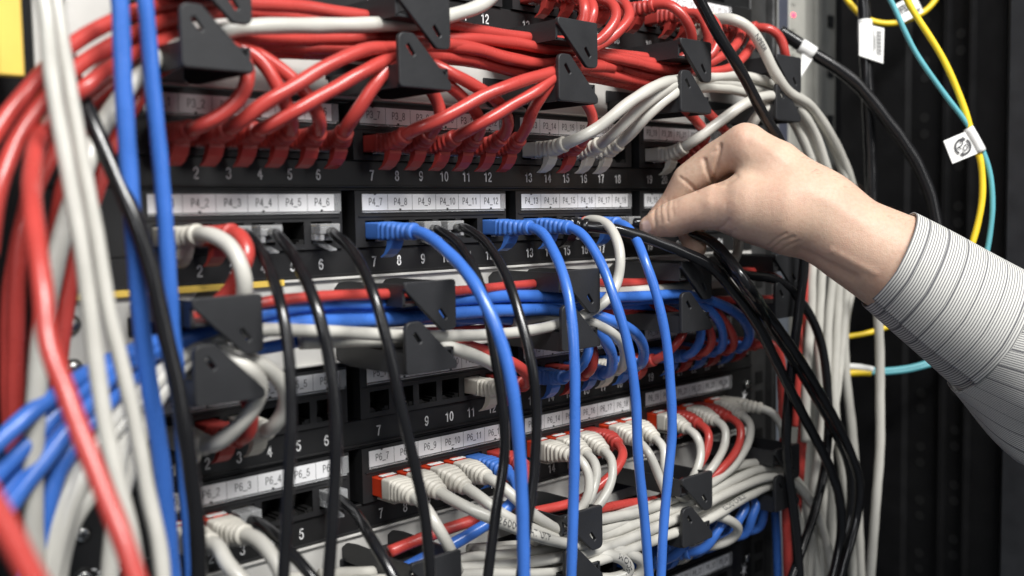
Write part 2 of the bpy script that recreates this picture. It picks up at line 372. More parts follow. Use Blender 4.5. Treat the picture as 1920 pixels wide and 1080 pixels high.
# ================================================================== PATCH PANELS
def panel(row, name, label, used=(), logo=False, left=None, labels=True):
    z0 = row*U1; zb, zt = z0-6.4, z0+37.8
    t = thing('patch_bay', (0, 0, z0), label, 'patch panel', 'black patch panels of the rack')
    m = MB()
    zb1 = z0+7.4
    m.box(XL, XR, 0, 3, zb, zb1, 0, .5)                               # number band
    gx = [(portx(1+6*g)-12.2, portx(6+6*g)+12.2) for g in range(4)]
    m.box(XL, gx[0][0]-.15, 0, 3, zb1+.02, zt, 0, .5); m.box(gx[3][1]+.15, XR, 0, 3, zb1+.02, zt, 0, .5)
    m.box(gx[0][0], gx[3][1], 0, 3, z0+36.6, zt-.02, 0, .3)
    m.box(gx[0][0], gx[3][1], 14.2, 16, zb1, zt, 0)
    # small lip under the numbers
    m.box(XL+1, XR-1, -1.6, 0.2, zb+.1, zb+1.2, 0, .3)
    for k in range(1, 25):
        stroke_text(m, str(k), portx(k), z0, -0.08, 5.2, 0.86, 1, .145)
    if left:
        text_panel(m, left[0], left[1], z0+left[2], -0.08, left[3], 1, 1, .12)
    m.build('faceplate', [PANEL, PRINT], t)
    for sx in (-1, 1):
        for zz in (6.2, 25.0):
            x = XL+9 if sx < 0 else XR-7.5
            s = MB(); s.cyl((x, 0, z0+zz), (0, -1, 0), 4.3, .8, 1, 20); s.cyl((x, -.8, z0+zz), (0, -1, 0), 3.1, 2.0, 0, 20)
            s.box(x-2.0, x+2.0, -3.0, -2.7, z0+zz-.4, z0+zz+.4, 1); s.box(x-.4, x+.4, -3.02, -2.7, z0+zz-2.0, z0+zz+2.0, 1)
            s.build('ear_screw', [STEEL, HOLE], t)
    if logo:
        s = MB(); cx, cz = XR-10.5, z0+16
        for a in (20, 75, 130, 200, 255, 315):
            a = math.radians(a); c, q = math.cos(a), math.sin(a)
            s.add([(cx-q*.9, -.35, cz+c*.9), (cx+q*.9, -.35, cz-c*.9), (cx+c*5.2, -.35, cz+q*6.5), (cx, -1.0, cz)], [(0, 1, 2), (0, 3, 2), (1, 3, 2), (0, 1, 3)], 0, False)
        s.build('star_emblem', PRINT, t)
    for g in range(4):
        b = MB(); x0, x1 = gx[g]
        hz0, hz1 = z0+10.4, z0+21.3
        xs = [x0]
        for k in range(6):
            c = portx(1+6*g+k); xs += [c-6.1, c+6.1]
        xs.append(x1); zs = [zb1+.3, hz0, hz1, z0+36.4]
        y = -1.6
        for i in range(len(xs)-1):
            for j in range(3):
                if j == 1 and i % 2 == 1: continue
                b.add([(xs[i], y, zs[j]), (xs[i+1], y, zs[j]), (xs[i+1], y, zs[j+1]), (xs[i], y, zs[j+1])], [(0, 1, 2, 3)], 0, False)
        za, zc = zs[0], zs[-1]
        e = .5
        b.add([(x0, y, za), (x1, y, za), (x1, y, zc), (x0, y, zc), (x0-.0, 12, za-.0), (x1, 12, za), (x1, 12, zc), (x0, 12, zc)],
              [(0, 4, 5, 1), (1, 5, 6, 2), (2, 6, 7, 3), (3, 7, 4, 0)], 0, False)
        b.box(x0+2, x1-2, y-.7, y+.1, z0+23.0, z0+24.0, 0, .2)         # ridge below the label
        pb = b.build('port_block', [BLOCK], t)
        for k in range(6):
            kk = 1+6*g+k; c = portx(kk)
            j = MB(); d = 11.5
            x0j, x1j = c-6.1, c+6.1
            j.add([(x0j, y, hz0), (x1j, y, hz0), (x1j, y, hz1), (x0j, y, hz1), (x0j, d, hz0), (x1j, d, hz0), (x1j, d, hz1), (x0j, d, hz1)],
                  [(0, 4, 5, 1), (1, 5, 6, 2), (2, 6, 7, 3), (3, 7, 4, 0), (4, 7, 6, 5)], 0, False)
            if kk not in used:
                for sx in (-1, 1):
                    j.box(c+sx*6.08, c+sx*3.4, -.9, d-.3, hz0+.02, hz0+2.2, 0)
                    j.box(c+sx*3.38, c+sx*2.0, -.6, d-.3, hz0+.02, hz0+1.1, 0)
                for q in range(8):
                    xx = c-3.8+q*1.08
                    j.add([(xx-.2, 3, hz1-1.0), (xx+.2, 3, hz1-1.0), (xx+.2, 10, hz1-4.5), (xx-.2, 10, hz1-4.5)], [(0, 1, 2, 3)], 1, False)
            j.build('jack', [HOLE, GOLD], pb)
        if labels:
            p = MB(); a, bb = portx(1+6*g)-8.0, portx(6+6*g)+7.4
            p.box(a, bb, y-.55, y-.25, z0+26.4, z0+34.8, 0)
            for k in range(6):
                kk = 1+6*g+k
                stroke_text(p, f'{name}_{kk}', portx(kk)+.3, z0+30.9, y-.62, 3.8, 0.84, 1, .105)
                if k < 5: p.box(portx(kk)+8.0, portx(kk)+8.2, y-.6, y-.5, z0+26.4, z0+34.8, 1)
            for q in (0, 1, 3, 5):
                zz = z0+26.3 if q % 2 else z0+34.3
                p.box(portx(1+6*g+q)-.6, portx(1+6*g+q)+.6, y-.75, y-.3, zz, zz+.9, 2)
            p.build('label_strip', [PAPER, INK, HOLE], pb)
            c = MB(); c.box(bb+.3, bb+4.2, y-.5, y-.15, z0+26.2, z0+35, 0, .1); c.box(a, bb+3, y-.8, y-.1, z0+25.2, z0+26.0, 0, .1)
            c.build('label_cover', CLEAR, pb)
    return t

def front_plate(xc, upper, z0):
    if upper:
        poly = [(-15.5, 46.0), (15.5, 46.0), (15.5, 21.5), (7.0, 21.5), (-15.5, 42.5)]
        rad = [2.0, 2.0, 3.6, 3.6, 3.0]; sc_ = (7.2, 29.5)
    else:
        poly = [(-15.5, -0.8), (15.5, -0.8), (15.5, 2.8), (-6.5, 24.0), (-15.5, 24.0)]
        rad = [2.2, 2.2, 3.0, 4.0, 4.0]; sc_ = (-8.6, 16.2)
    out = rounded(poly, rad)
    a = math.radians(-52); c, s = math.cos(a), math.sin(a)
    slot = [(sc_[0]+c*u-s*v, sc_[1]+s*u+c*v) for u, v in rounded([(-3.0, -.95), (-3.0, .95), (3.0, .95), (3.0, -.95)], [.5]*4, 3)]
    V, F = flat_curve(out, [slot], 1.6, .45)
    return np.stack([xc+V[:, 0], -57+V[:, 2], z0+V[:, 1]], 1), F
RINGX = (-212, -107, -2, 103, 207)
def manager(row, label, tape=False):
    z0 = row*U1; zb = z0-6.1; 
    t = thing('cable_manager', (0, 0, z0), label, 'cable manager', 'grey cable managers with black clips')
    m = MB(); m.box(XL, XR, 0, 2, zb, zb+43.9, 0, .5)
    m.box(XL+20, XR-20, -2.0, 0.3, zb+.1, zb+1.4, 0, .3); m.box(XL+20, XR-20, -2.0, .3, zb+42.4, zb+43.8, 0, .3)
    m.build('back_plate', PLATE, t)
    for sx in (0, 1):
        x = XL+9 if not sx else XR-7.5
        for zz in (6.5, 25):
            s = MB(); s.cyl((x, 0, z0+zz), (0, -1, 0), 4.2, .8, 1, 20); s.cyl((x, -.8, z0+zz), (0, -1, 0), 3.1, 2, 0, 20); s.build('ear_screw', [STEEL, HOLE], t)
    for xc in RINGX:
        for up in (1, 0):
            b = MB(); zz = z0-5.6 if not up else z0-8.9
            V, F = front_plate(xc, up, zz); b.add(V, F, 0, True)
            za = zz+44.6 if up else zz-.6
            sg = -1 if up else 1                                           # channel arm: web with two flanges
            web = za+sg*9.5
            b.box(xc-15.2, xc+15.2, -56.0, -.02, web-.8, web+.8, 0, .3)
            for sx in (-1, 1):
                xa, xb = sorted((xc+sx*15.3, xc+sx*13.8))
                top = za-sg*.3
                pts = [(-56, web+sg*.8), (-56, top), (-12, top), (-4, top+sg*1.0), (-.1, top+sg*4.0), (-.1, web+sg*.8)]
                b.add([(xa, q, r) for q, r in pts]+[(xb, q, r) for q, r in pts], [tuple(range(6)), tuple(range(11, 5, -1))]+[(q, (q+1) % 6, 6+(q+1) % 6, 6+q) for q in range(6)], 0, False)
            b.box(xc-17, xc+17, -1.4, -.04, min(web, web+sg*8), max(web, web+sg*8), 0, .4)   # foot on the plate
            b.build('clip', RING, t)
    if tape:
        m = MB(); m.box(-258, -152, -2.5, -1.98, zb+41.2, zb+44.2, 0, .2); m.build('yellow_edge_tape', YTAG, t)
    return t
panel(2, 'P2', 'topmost patch panel, labels P2, partly cut off by the top edge', used=set(range(13, 25)))
manager(1, 'upper cable manager between panels P2 and P3, full of red cables')
panel(0, 'P3', 'patch panel with grey P3 labels, mostly red plugs', used=set(range(1, 17)) | {19, 20, 21, 22}, left=('CAT 6', -246, 16, 6))
panel(-1, 'P4', 'patch panel with bright P4 labels where the hand works', used={1, 2, 3, 4, 6, 7, 9, 10, 12, 13, 14, 15, 16, 18, 21}, left=('CAT 6', -246, 16, 6.2))
manager(-2, 'middle cable manager between panels P4 and P5, carrying blue cables', tape=True)
panel(-3, 'P5', 'shaded patch panel with P5 labels under the blue cables', used={1, 2, 3} | set(range(11, 25)))
panel(-4, 'P6', 'patch panel with P6 labels and red tipped white plugs', used={1, 2, 3, 6} | set(range(7, 25)), logo=True, left=('Cat 6', -244, 6, 7))
manager(-5, 'lower cable manager under panel P6, carrying white cables')
panel(-6, 'P7', 'patch panel with blue plugs below the lower cable manager', used={13, 14, 18, 19, 20, 21, 22, 23})
panel(-7, 'P8', 'lowest patch panel with P8 labels at the bottom edge', used={20}, logo=True)

# ================================================================== CABLES
CM = {'R': (RED, REDB, 'red'), 'B': (BLUE, BLUEB, 'blue'), 'W': (WHITE, WHITEB, 'white'), 'K': (BLACK, BLACK, 'black')}
def jacket(name, Q, s, r, mtl, parent, text=None):
    mb = MB(); ph = random.uniform(0, 6.28); k = random.uniform(.22, .34)
    tw = 0.022
    def prof(si, th):
        rr = r*(1+tw*np.sin(2*th+si*k+ph)+0.008*math.sin(si*.05+ph)); return rr*np.cos(th), rr*np.sin(th)
    sweep(mb, Q, s, prof, 14, 0)
    mats = [mtl]
    if text:
        T, U, V = frames(Q)
        mats.append(INK)
        string, s0, size = text
        VV, F = text_mesh(string, size)
        wdt = np.ptp(VV[:, 0]); ss = s0+VV[:, 0]-VV[:, 0].min()
        ss = np.clip(ss, s[0], s[-1]-.1)
        ii = np.interp(ss, s, np.arange(len(s)))
        lo = np.floor(ii).astype(int); fr = (ii-lo)[:, None]; hi = np.minimum(lo+1, len(s)-1)
        C = Q[lo]*(1-fr)+Q[hi]*fr; Tn = T[lo]
        mid = Q[int(np.interp(s0+wdt/2, s, np.arange(len(s))))]
        # printed line faces the front of the rack
        view = (CAM-mid)/np.linalg.norm(CAM-mid)+np.array([0, 0, .35])
        N = view-Tn*(Tn@view)[:, None]; N /= np.linalg.norm(N, axis=1)[:, None]
        B = np.cross(N, Tn); a = VV[:, 1]/r
        if B[0][2] < 0 and Tn[0].dot(RM[:, 0]) > 0: pass
        sg = 1
        mb.add(C+(N*np.cos(a)[:, None]+sg*B*np.sin(a)[:, None])*(r*1.035+.12), F, 1, False)
    return mb.build(name, mats, parent)

def cut(Q, s, a, b):
    """piece of the centre line between arc lengths a..b, finely sampled"""
    n = max(6, int((b-a)/.45)); t = np.linspace(a, b, n)
    return np.stack([np.interp(t, s, Q[:, i]) for i in range(3)], 1), t
def parse(pts):
    out = []; last = 40.0; mode = 'd'
    for tok in pts.split():
        a = tok.split(',')
        x, y = float(a[0]), float(a[1])
        if len(a) > 2:
            if a[2][0] == '@': mode = 'D'; last = float(a[2][1:])
            else: mode = 'd'; last = float(a[2])
        out.append(at(x, y, last) if mode == 'd' else atD(x, y, last))
    return out
GROUPS = {}
def cable(col, dia, pts, label, port=None, kind=None, text=None, group=None, name='patch_cable', out=0.0, sag=0.0, band=False):
    mtl, bmt, cn = CM[col]
    P = parse(pts); r = dia/2
    if port is None:
        Q, s = spline(P); o = jacket(name, Q, s, r, mtl, None, text)
        return tag(o, label, 'cable', group)
    row, k = port; x, z = portx(k), portz(row)
    t = thing(name, (x, 0, z), label, 'cable', group)
    y0 = -out
    Ls = {'fin': 29, 'long': 32, 'tip': 32, 'clear': 6}[kind]
    head = [np.array((x, y0+6, z)), np.array((x, y0-4, z)), np.array((x, y0-10, z-.1*sag))]
    if kind != 'clear': head += [np.array((x+.0, y0-19, z-.4*sag))]
    Q, s = spline(head+P, 1.6)
    if kind in ('fin', 'long'):
        jm = cut(Q, s, Ls+4, s[-1]); jacket('jacket', *spline(jm[0][::3], 2.0), r, mtl, t, text)
        mb = MB(); q, ts = cut(Q, s, 4.5, Ls+7)
        L0, L1 = 4.5, Ls+7
        def prof(si, th):
            if si < 17.5:
                f = min(1, (si-4.5)/1.0); a, b = sup(th, 5.75-.5*(1-f), 4.35-.4*(1-f), 9)
            else:
                f = (si-17.5)/(L1-17.5); e = 7-5*min(1, f*1.3)
                rib = 0.42 if (si*1.0) % 3.3 < 1.7 else -0.42
                if f > .86: rib = .55 if f < .985 else 0.1
                a, b = sup(th, 5.5+(r+.75-5.5)*f+rib, 4.3+(r+.75-4.3)*f+rib, max(2, e))
            return a, b
        sweep(mb, q, ts, prof, 24, 0); mb.build('boot', bmt, t)
        # curved latch fin under the boot
        T, Uu, Vv = frames(Q); g = lambda a: int(np.interp(a, s, np.arange(len(s))))
        base = np.array((x, y0, z))
        crv = [(-20.5, -3.2), (-20.6, -5.8), (-18.6, -9.2), (-15.2, -12.0), (-11.0, -13.6)]
        fb = MB(); Vx = []; n = len(crv)
        for i, (yy, zz) in enumerate(crv):
            th_ = (7.0, 5.2, 3.6, 2.0, .7)[i]
            for sx in (-3.6, 3.6):
                Vx += [base+np.array((sx, yy, zz)), base+np.array((sx, yy+th_*.8, zz+th_*.28))]
        F = []
        for i in range(n-1):
            a, b = 4*i, 4*(i+1)
            F += [(a, a+2, b+2, b), (a+1, b+1, b+3, a+3), (a, b, b+1, a+1), (a+2, a+3, b+3, b+2)]
        F += [(0, 1, 3, 2), (4*n-4, 4*n-2, 4*n-1, 4*n-3)]
        fb.add(Vx, F, 0, False); fb.build('latch_fin', bmt, t)
        c = MB(); c.box(x-5.6, x+5.6, y0-5.2, y0+8, z-3.9, z+3.9, 0, .4); c.box(x-3, x+3, y0-9, y0-5.3, z-5.4, z-4.5, 0, .2); c.build('plug', CLEAR, t)
    elif kind == 'tip':
        jm = cut(Q, s, Ls+3, s[-1]); jacket('jacket', *spline(jm[0][::3], 2.0), r, mtl, t, text)
        mb = MB(); q, ts = cut(Q, s, 16.0, Ls+6); L1 = Ls+6
        def prof(si, th):
            if si < 23:
                a, b = sup(th, 6.5, 5.6, 9)
            else:
                f = (si-23)/(L1-23); e = 6-4*min(1, f*1.3)
                rib = 0.5 if si % 3.0 < 1.55 else -0.5
                a, b = sup(th, 6.3+(r+.9-6.3)*f+rib, 5.4+(r+.9-5.4)*f+rib, max(2, e))
            return a, b
        sweep(mb, q, ts, prof, 24, 0); mb.build('boot', bmt, t)
        h = MB(); h.box(x-6.1, x+6.1, y0-9.6, y0+6, z-5.0, z+5.0, 0, .5); h.box(x-2.2, x+2.2, y0-9.0, y0-2, z+5.02, z+5.7, 0, .2); 
        h.box(x-6.3, x+6.3, y0-9.95, y0-8.6, z-5.2, z+5.2, 0, .2)
        hs = h.build('housing', TIP, t)
        h = MB(); h.box(x-4.6, x+4.6, y0-8.2, y0-5.0, z+5.72, z+6.0, 0, .05); h.build('marker', TAGP, hs)
        h = MB(); h.box(x-3.2, x+3.2, y0-16, y0-1, z-7.6, z-6.4, 0, .4); h.build('latch', bmt, t)
    else:
        jm = cut(Q, s, Ls+1, s[-1]); jacket('jacket', *spline(jm[0][::3], 2.0), r, mtl, t, text)
        c = MB(); c.box(x-5.8, x+5.8, y0-9.5, y0+8, z-1.0, z+4.2, 0, .4); c.box(x-5.8, x+5.8, y0-4.5, y0+8, z-4.0, z-1.2, 0, .3)
        c.box(x-5.6, x-3.4, y0-9.2, y0-4.6, z-4.0, z-1.2, 0, .2); c.box(x+3.4, x+5.6, y0-9.2, y0-4.6, z-4.0, z-1.2, 0, .2)
        c.build('plug', CLEAR, t)
        c = MB(); c.add([(x-2.8, y0+2, z-4.4), (x+2.8, y0+2, z-4.4), (x+2.2, y0-11, z-8.2), (x-2.2, y0-11, z-8.2), (x-2.8, y0+2, z-5.4), (x+2.8, y0+2, z-5.4), (x+2.2, y0-11, z-9.0), (x-2.2, y0-11, z-9.0)],
                        [(0, 1, 2, 3), (4, 7, 6, 5), (0, 4, 5, 1), (1, 5, 6, 2), (2, 6, 7, 3), (3, 7, 4, 0)], 0, False); c.build('latch', CLEAR, t)
        c = MB()
        for q in range(8):
            xx = x-3.6+q*1.03; c.box(xx-.22, xx+.22, y0+1, y0+6, z+3.0, z+4.0, 0)
        c.build('contacts', GOLD, t)
        if band: q, ts = cut(Q, s, 19, 25); jacket('red_band', q, ts, r+.35, TIP, t)
    return t
P = lambda row: {2: 'P2', 0: 'P3', -1: 'P4', -3: 'P5', -4: 'P6', -6: 'P7', -7: 'P8'}[row]
def plugged(row, k, col, dia, pts, how, kind='fin', **kw):
    words = {'fin': 'cable', 'long': 'cable', 'tip': 'red tipped cable', 'clear': 'clear plug cable'}[kind]
    return cable(col, dia, pts, f'{CM[col][2]} {words} in {P(row)} port {k}, {how}', (row, k), kind, group=f'patch cables of panel {P(row)}', **kw)

# ---- panel P2, looping down into the upper manager
plugged(2, 13, 'R', 6.2, '1085,-8,38 1096,15,46 1094,40,46 1070,75,42 1000,72,36 900,58,36 840,46,34 740,38,34 640,24,32 560,12,30 480,8,30 400,4,30 290,12,34 215,38,38 130,88,44 60,160,50 0,235,54 -60,330,58', 'the top red line running far left')
plugged(2, 14, 'R', 6.2, '1102,-2,38 1112,18,46 1106,45,46 1075,85,40 1000,85,34 900,74,32 840,62,30 745,45,30 660,40,30 560,30,28 480,22,28 400,22,30 300,42,34 215,82,40 140,130,46 70,205,52 20,290,56 -8,380,60 -20,480,60', 'second red line from the top at left')
plugged(2, 15, 'R', 6.2, '1150,10,44 1155,32,48 1138,62,48 1112,82,44 1040,92,40 960,80,38 880,72,36 840,72,34 760,70,30 640,72,26 520,75,26 440,70,28 340,68,32 240,108,40 150,172,48 108,208,@385 72,265,@358 60,335,@338 63,410,@322 80,540,@310 90,640,@305 125,740,@300 162,840,@296 202,940,@292 240,1040,@288 265,1120,@285', 'sweeping into the large blurred red line in front')
plugged(2, 16, 'R', 6.2, '1172,8,42 1180,30,48 1160,58,48 1118,88,44 1040,118,38 960,112,40 900,95,40 850,88,40 790,86,34 700,92,26 600,92,24 480,85,22 400,100,22 300,130,26 250,200,30 210,270,30 188,340,30 150,450,30 128,560,30 110,700,30 100,840,30', 'turning down behind the white strands at left')
plugged(2, 18, 'R', 6.4, '1252,8,38 1282,32,46 1297,65,48 1290,100,44 1250,118,38 1180,110,36 1115,98,34 1040,100,30 960,125,28 860,112,28 760,108,24 640,102,20 500,98,18 380,110,16', 'bending over beside the fourth upper clip')
plugged(2, 19, 'R', 6.2, '1308,26,38 1323,48,46 1328,80,46 1318,106,42 1250,112,34 1180,104,30 1120,100,28 1000,92,26 880,85,26 740,84,22', 'passing just behind the fourth upper clip')
plugged(2, 20, 'R', 6.2, '1332,33,38 1347,62,46 1335,100,46 1300,118,40 1230,122,34 1150,124,30 1090,118,26 1000,122,22 900,118,20', 'looping down right of the fourth upper clip')
plugged(2, 21, 'W', 7.2, '1372,36,44 1405,53,52 1430,90,56 1452,135,58 1478,172,58 1520,200,54 1562,262,52 1592,330,50 1606,390,48 1606,470,46 1596,540,46 1584,610,44 1585,690,44 1598,810,44 1608,950,44 1615,1110,44', 'arching over the red cables with printing on it', text=('NPEER', 36, 4.2))
plugged(2, 22, 'R', 6.2, '1388,50,38 1384,78,44 1352,106,46 1310,124,42 1262,132,40 1180,115,40 1115,100,38 1075,80,36 1000,78,34 900,68,32', 'dropping straight into the long front bundle')
plugged(2, 23, 'R', 6.2, '1412,66,40 1406,90,46 1375,124,46 1325,137,44 1260,146,36 1200,138,34 1150,122,32 1090,115,30 1000,104,30 900,100,28', 'lowest loop under the fourth upper clip')
plugged(2, 24, 'R', 6.4, '1442,54,38 1463,72,42 1472,100,44 1472,130,38 1440,155,30 1380,165,24', 'leaving to the right over the rail')
# ---- panel P3
plugged(0, 1, 'R', 6.4, '372,238,35 420,212,42 452,180,46 464,148,48 460,118,44 440,92,36 380,76,30 310,92,30 240,135,34 170,190,34 110,270,34 60,370,34 36,480,34 30,620,34 28,760,34 26,900,34', 'curling up to the first clip')
plugged(0, 2, 'R', 6.4, '440,236,34 490,198,42 550,162,46 620,120,48 690,92,48 745,90,46 800,85,42 860,85,40 960,110,38 1030,122,36 1100,120,32 1200,128,28', 'crossing up right as the upper of two lines')
plugged(0, 3, 'R', 6.4, '495,240,34 550,210,42 620,170,46 690,130,48 745,105,46 800,103,40 880,112,36 960,132,34 1040,142,32 1120,144,30 1200,160,30 1260,172,30', 'crossing up right as the lower of two lines')
plugged(0, 4, 'R', 6.2, '548,238,34 540,205,40 522,165,40 490,115,36 450,90,32 380,84,28 300,110,28 220,170,32 190,240,34', 'dropping from beside the first clip')
plugged(0, 5, 'R', 6.2, '600,238,34 592,205,40 565,165,40 520,125,36 470,95,32 400,76,28', 'coming down from the bundle right of the first clip')
plugged(0, 6, 'R', 6.6, '652,235,34 676,200,42 705,155,46 745,112,46 790,97,40 850,100,36 940,120,30', 'rising steeply to the second lower clip')
plugged(0, 7, 'R', 6.6, '780,242,36 830,222,44 900,183,50 970,155,54 1040,135,52 1090,125,42 1150,127,36', 'the front line reaching the third lower clip')
plugged(0, 8, 'R', 6.4, '815,240,34 826,215,40 820,190,40 803,160,40 790,130,34 830,110,30 900,115,26', 'coming straight down under the second lower clip')
plugged(0, 9, 'R', 6.4, '872,247,36 905,230,44 960,197,50 1010,168,54 1045,140,52 1080,128,42 1150,142,34 1230,160,32', 'middle of three lines rising to the third lower clip')
plugged(0, 10, 'R', 6.2, '900,245,34 895,215,38 870,185,40 835,155,40 800,133,34 740,118,28', 'second line falling right of the second lower clip')
plugged(0, 11, 'R', 6.4, '950,245,34 951,218,40 930,188,44 885,158,46 840,135,44 790,113,36 720,105,28', 'first line arching out right of the second lower clip')
plugged(0, 12, 'R', 6.4, '985,243,36 1000,205,46 1025,165,52 1045,132,52 1085,118,42 1160,125,34', 'steepest line rising to the third lower clip')
plugged(0, 13, 'W', 6.8, '1078,262,36 1120,240,44 1180,192,54 1235,159,56 1275,150,50 1320,147,46 1380,142,46 1435,152,48 1475,172,48 1515,195,48 1550,250,48 1580,320,48 1597,400,47 1592,480,46 1586,560,46 1575,680,46 1560,800,46 1546,900,44 1540,1000,44 1540,1110,44', 'topmost of the white lines to the fourth clip')
plugged(0, 14, 'R', 6.2, '1098,258,34 1112,232,40 1106,205,42 1088,180,40 1060,150,32 1000,130,26', 'between two white boots, coming from the third clip')
plugged(0, 15, 'W', 6.8, '1142,258,36 1200,203,48 1250,166,54 1290,157,46 1350,155,44 1420,168,44 1480,195,46 1522,245,46 1550,315,46 1566,400,46 1563,500,46 1553,600,45 1550,700,45 1540,810,44 1525,920,44 1515,1110,44', 'middle white line to the fourth clip')
plugged(0, 16, 'W', 6.8, '1180,253,36 1217,213,48 1265,174,54 1300,165,46 1360,165,44 1420,180,44 1465,200,44 1502,255,44 1530,335,44 1545,430,44 1539,540,44 1535,640,44 1545,760,44 1555,880,44 1560,1000,44 1562,1110,44', 'lowest white line to the fourth clip')
plugged(0, 19, 'W', 7.0, '1302,263,36 1350,228,46 1400,193,54 1450,180,54 1490,198,52 1527,250,50 1553,325,50 1580,420,48 1573,540,48 1568,640,48 1565,760,48 1580,880,48 1595,1000,48 1600,1110,48', 'vanishing right behind the knuckle')
plugged(0, 20, 'R', 6.2, '1322,262,32 1322,250,36 1308,230,40 1285,205,40 1260,180,34 1200,164,28 1110,146,26 1040,138,22', 'falling left of the white line above the hand')
plugged(0, 21, 'R', 6.2, '1362,258,34 1350,235,40 1318,203,40 1280,178,34 1220,152,30 1150,134,28 1090,125,26 1000,115,24', 'falling behind the white line above the hand')
plugged(0, 22, 'W', 7.0, '1398,250,38 1422,215,48 1452,192,50 1500,225,46 1532,305,44 1536,400,44 1523,500,44 1520,600,44 1512,700,44 1510,830,44', 'rising behind the hand to the fifth clip')
# ---- panel P4
plugged(-1, 1, 'W', 6.8, '395,440,38 430,460,46 452,500,52 459,540,52 450,575,46 420,600,38 380,630,34 340,655,36 300,700,40 245,780,46 225,850,50 215,960,54 203,1110,56', 'curving down to the first clip')
plugged(-1, 2, 'R', 7.2, '450,443,36 463,475,42 452,505,42 432,545,38 400,575,34 330,600,30', 'half hidden behind a white cable')
plugged(-1, 3, 'K', 4.9, '468,442,24 500,492,48 526,570,66 541,660,74 546,780,78 541,900,80 530,1110,82', 'hanging as leftmost of three thin lines', kind='clear')
plugged(-1, 4, 'K', 5.3, '522,443,24 555,488,48 593,575,68 620,690,76 630,810,80 625,950,82 614,1110,84', 'hanging straight beside the empty fifth port', kind='clear')
plugged(-1, 6, 'K', 5.1, '628,440,22 662,472,44 698,545,64 728,650,74 752,765,78 777,870,80 797,970,82 809,1110,84', 'bowing right as it hangs', kind='clear')
plugged(-1, 7, 'B', 6.1, '792,437,38 832,466,54 885,525,76 928,610,90 955,700,96 970,800,98 978,920,98 983,1110,98', 'arching forward and hanging in front', kind='long', sag=1)
plugged(-1, 9, 'K', 4.9, '822,432,22 855,453,40 888,503,58 908,560,68 925,650,74 942,760,78 946,850,80 930,960,82 911,1110,84', 'partly behind the arching blue line', kind='clear')
plugged(-1, 10, 'K', 5.0, '872,428,24 912,456,46 950,520,68 978,605,82 998,690,90 1006,780,92 1000,900,94 986,1000,96 973,1110,96', 'with a bright streak down its length', kind='clear')
plugged(-1, 12, 'B', 5.6, '1008,430,38 1040,475,56 1065,550,72 1076,650,80 1078,800,82 1075,950,82 1070,1110,82', 'hanging plumb before the third clips', kind='long', sag=1)
plugged(-1, 13, 'B', 5.6, '1082,432,38 1120,480,54 1152,560,68 1178,650,74 1192,750,76 1196,850,76 1208,970,76 1219,1110,76', 'hanging left of the two rightmost blue lines', kind='long', sag=1)
plugged(-1, 14, 'K', 6.8, '1092,424,26 1150,430,40 1210,446,50 1275,470,60 1330,497,68 1376,546,72 1418,606,74 1462,692,74 1510,786,74 1550,864,74 1573,930,72 1577,1000,70 1556,1110,70', 'passing just below the thumb')
plugged(-1, 15, 'W', 6.0, '1112,412,26 1137,420,38 1155,446,48 1163,485,54 1158,525,54 1140,560,54 1100,588,52 1040,610,50 960,624,50 830,630,50 730,628,48 620,622,46 470,620,44 420,632,40 360,655,40 310,700,42 270,750,46 215,810,50 150,880,54 115,950,58 98,1030,60 85,1110,60', 'its long white line crossing the middle bundle', kind='clear', band=True)
plugged(-1, 16, 'B', 5.7, '1170,422,36 1190,444,46 1208,485,58 1230,550,66 1248,630,70 1257,720,72 1260,810,72 1252,900,72 1244,990,72 1238,1110,72', 'the rightmost hanging blue line')
plugged(-1, 18, 'K', 6.6, '1226,420,@664 1262,430,@654 1300,438,@641 1336,455,@628 1365,484,@616 1396,526,@608 1438,586,78 1490,660,78 1544,748,78 1590,838,78 1611,905,77 1606,970,76 1588,1040,76 1568,1110,74', 'its clear plug pinched by thumb and finger', kind='clear', out=5)
plugged(-1, 21, 'W', 6.4, '1372,428,34 1385,458,44 1370,498,46 1300,533,42 1200,545,38 1120,552,36 1040,566,32', 'under the palm, running left into the bundle')
# ---- panel P5
plugged(-3, 1, 'W', 6.8, '402,833,36 440,805,44 478,760,50 488,715,54 455,685,54 410,668,46 360,672,38 300,740,42 258,830,46 230,920,50 210,1020,54', 'looping round the first lower clip')
plugged(-3, 2, 'R', 6.2, '462,818,36 472,780,40 452,730,40 420,690,34 340,665,28', 'its red fin under the white loop')
plugged(-3, 3, 'W', 6.8, '512,800,38 532,770,44 535,732,50 505,692,52 450,668,48 400,655,40 340,668,36 290,730,40 240,820,44 190,900,50 130,990,54 105,1110,58', 'outer white loop beside the first lower clip')
plugged(-3, 11, 'W', 6.8, '952,722,34 946,700,42 918,680,48 870,660,52 820,645,48 760,640,40 660,638,34 560,642,32', 'emerging from the second lower clip')
plugged(-3, 12, 'R', 6.2, '992,715,38 980,693,44 930,666,44 860,645,40 780,640,32 700,632,26', 'peeking out behind a hanging blue cable')
plugged(-3, 13, 'B', 5.8, '1070,703,36 1095,680,42 1104,650,42 1090,620,38 1040,605,32 960,600,28 850,598,26 700,606,24 560,640,26 480,655,28 400,665,24', 'leftmost under the third lower clip')
plugged(-3, 14, 'R', 5.5, '1105,698,34 1114,672,40 1108,645,38 1085,620,32 1030,612,26 900,618,22 700,628,18', 'the short red line under the third lower clip')
plugged(-3, 15, 'B', 6.6, '1142,698,36 1148,672,44 1136,640,50 1107,608,48 1060,585,40 960,582,42 850,588,42 700,600,42 560,606,42 480,622,40 380,636,38 300,658,40 220,690,46 130,752,56 50,835,60 -30,915,60', 'curling out of the third lower clip')
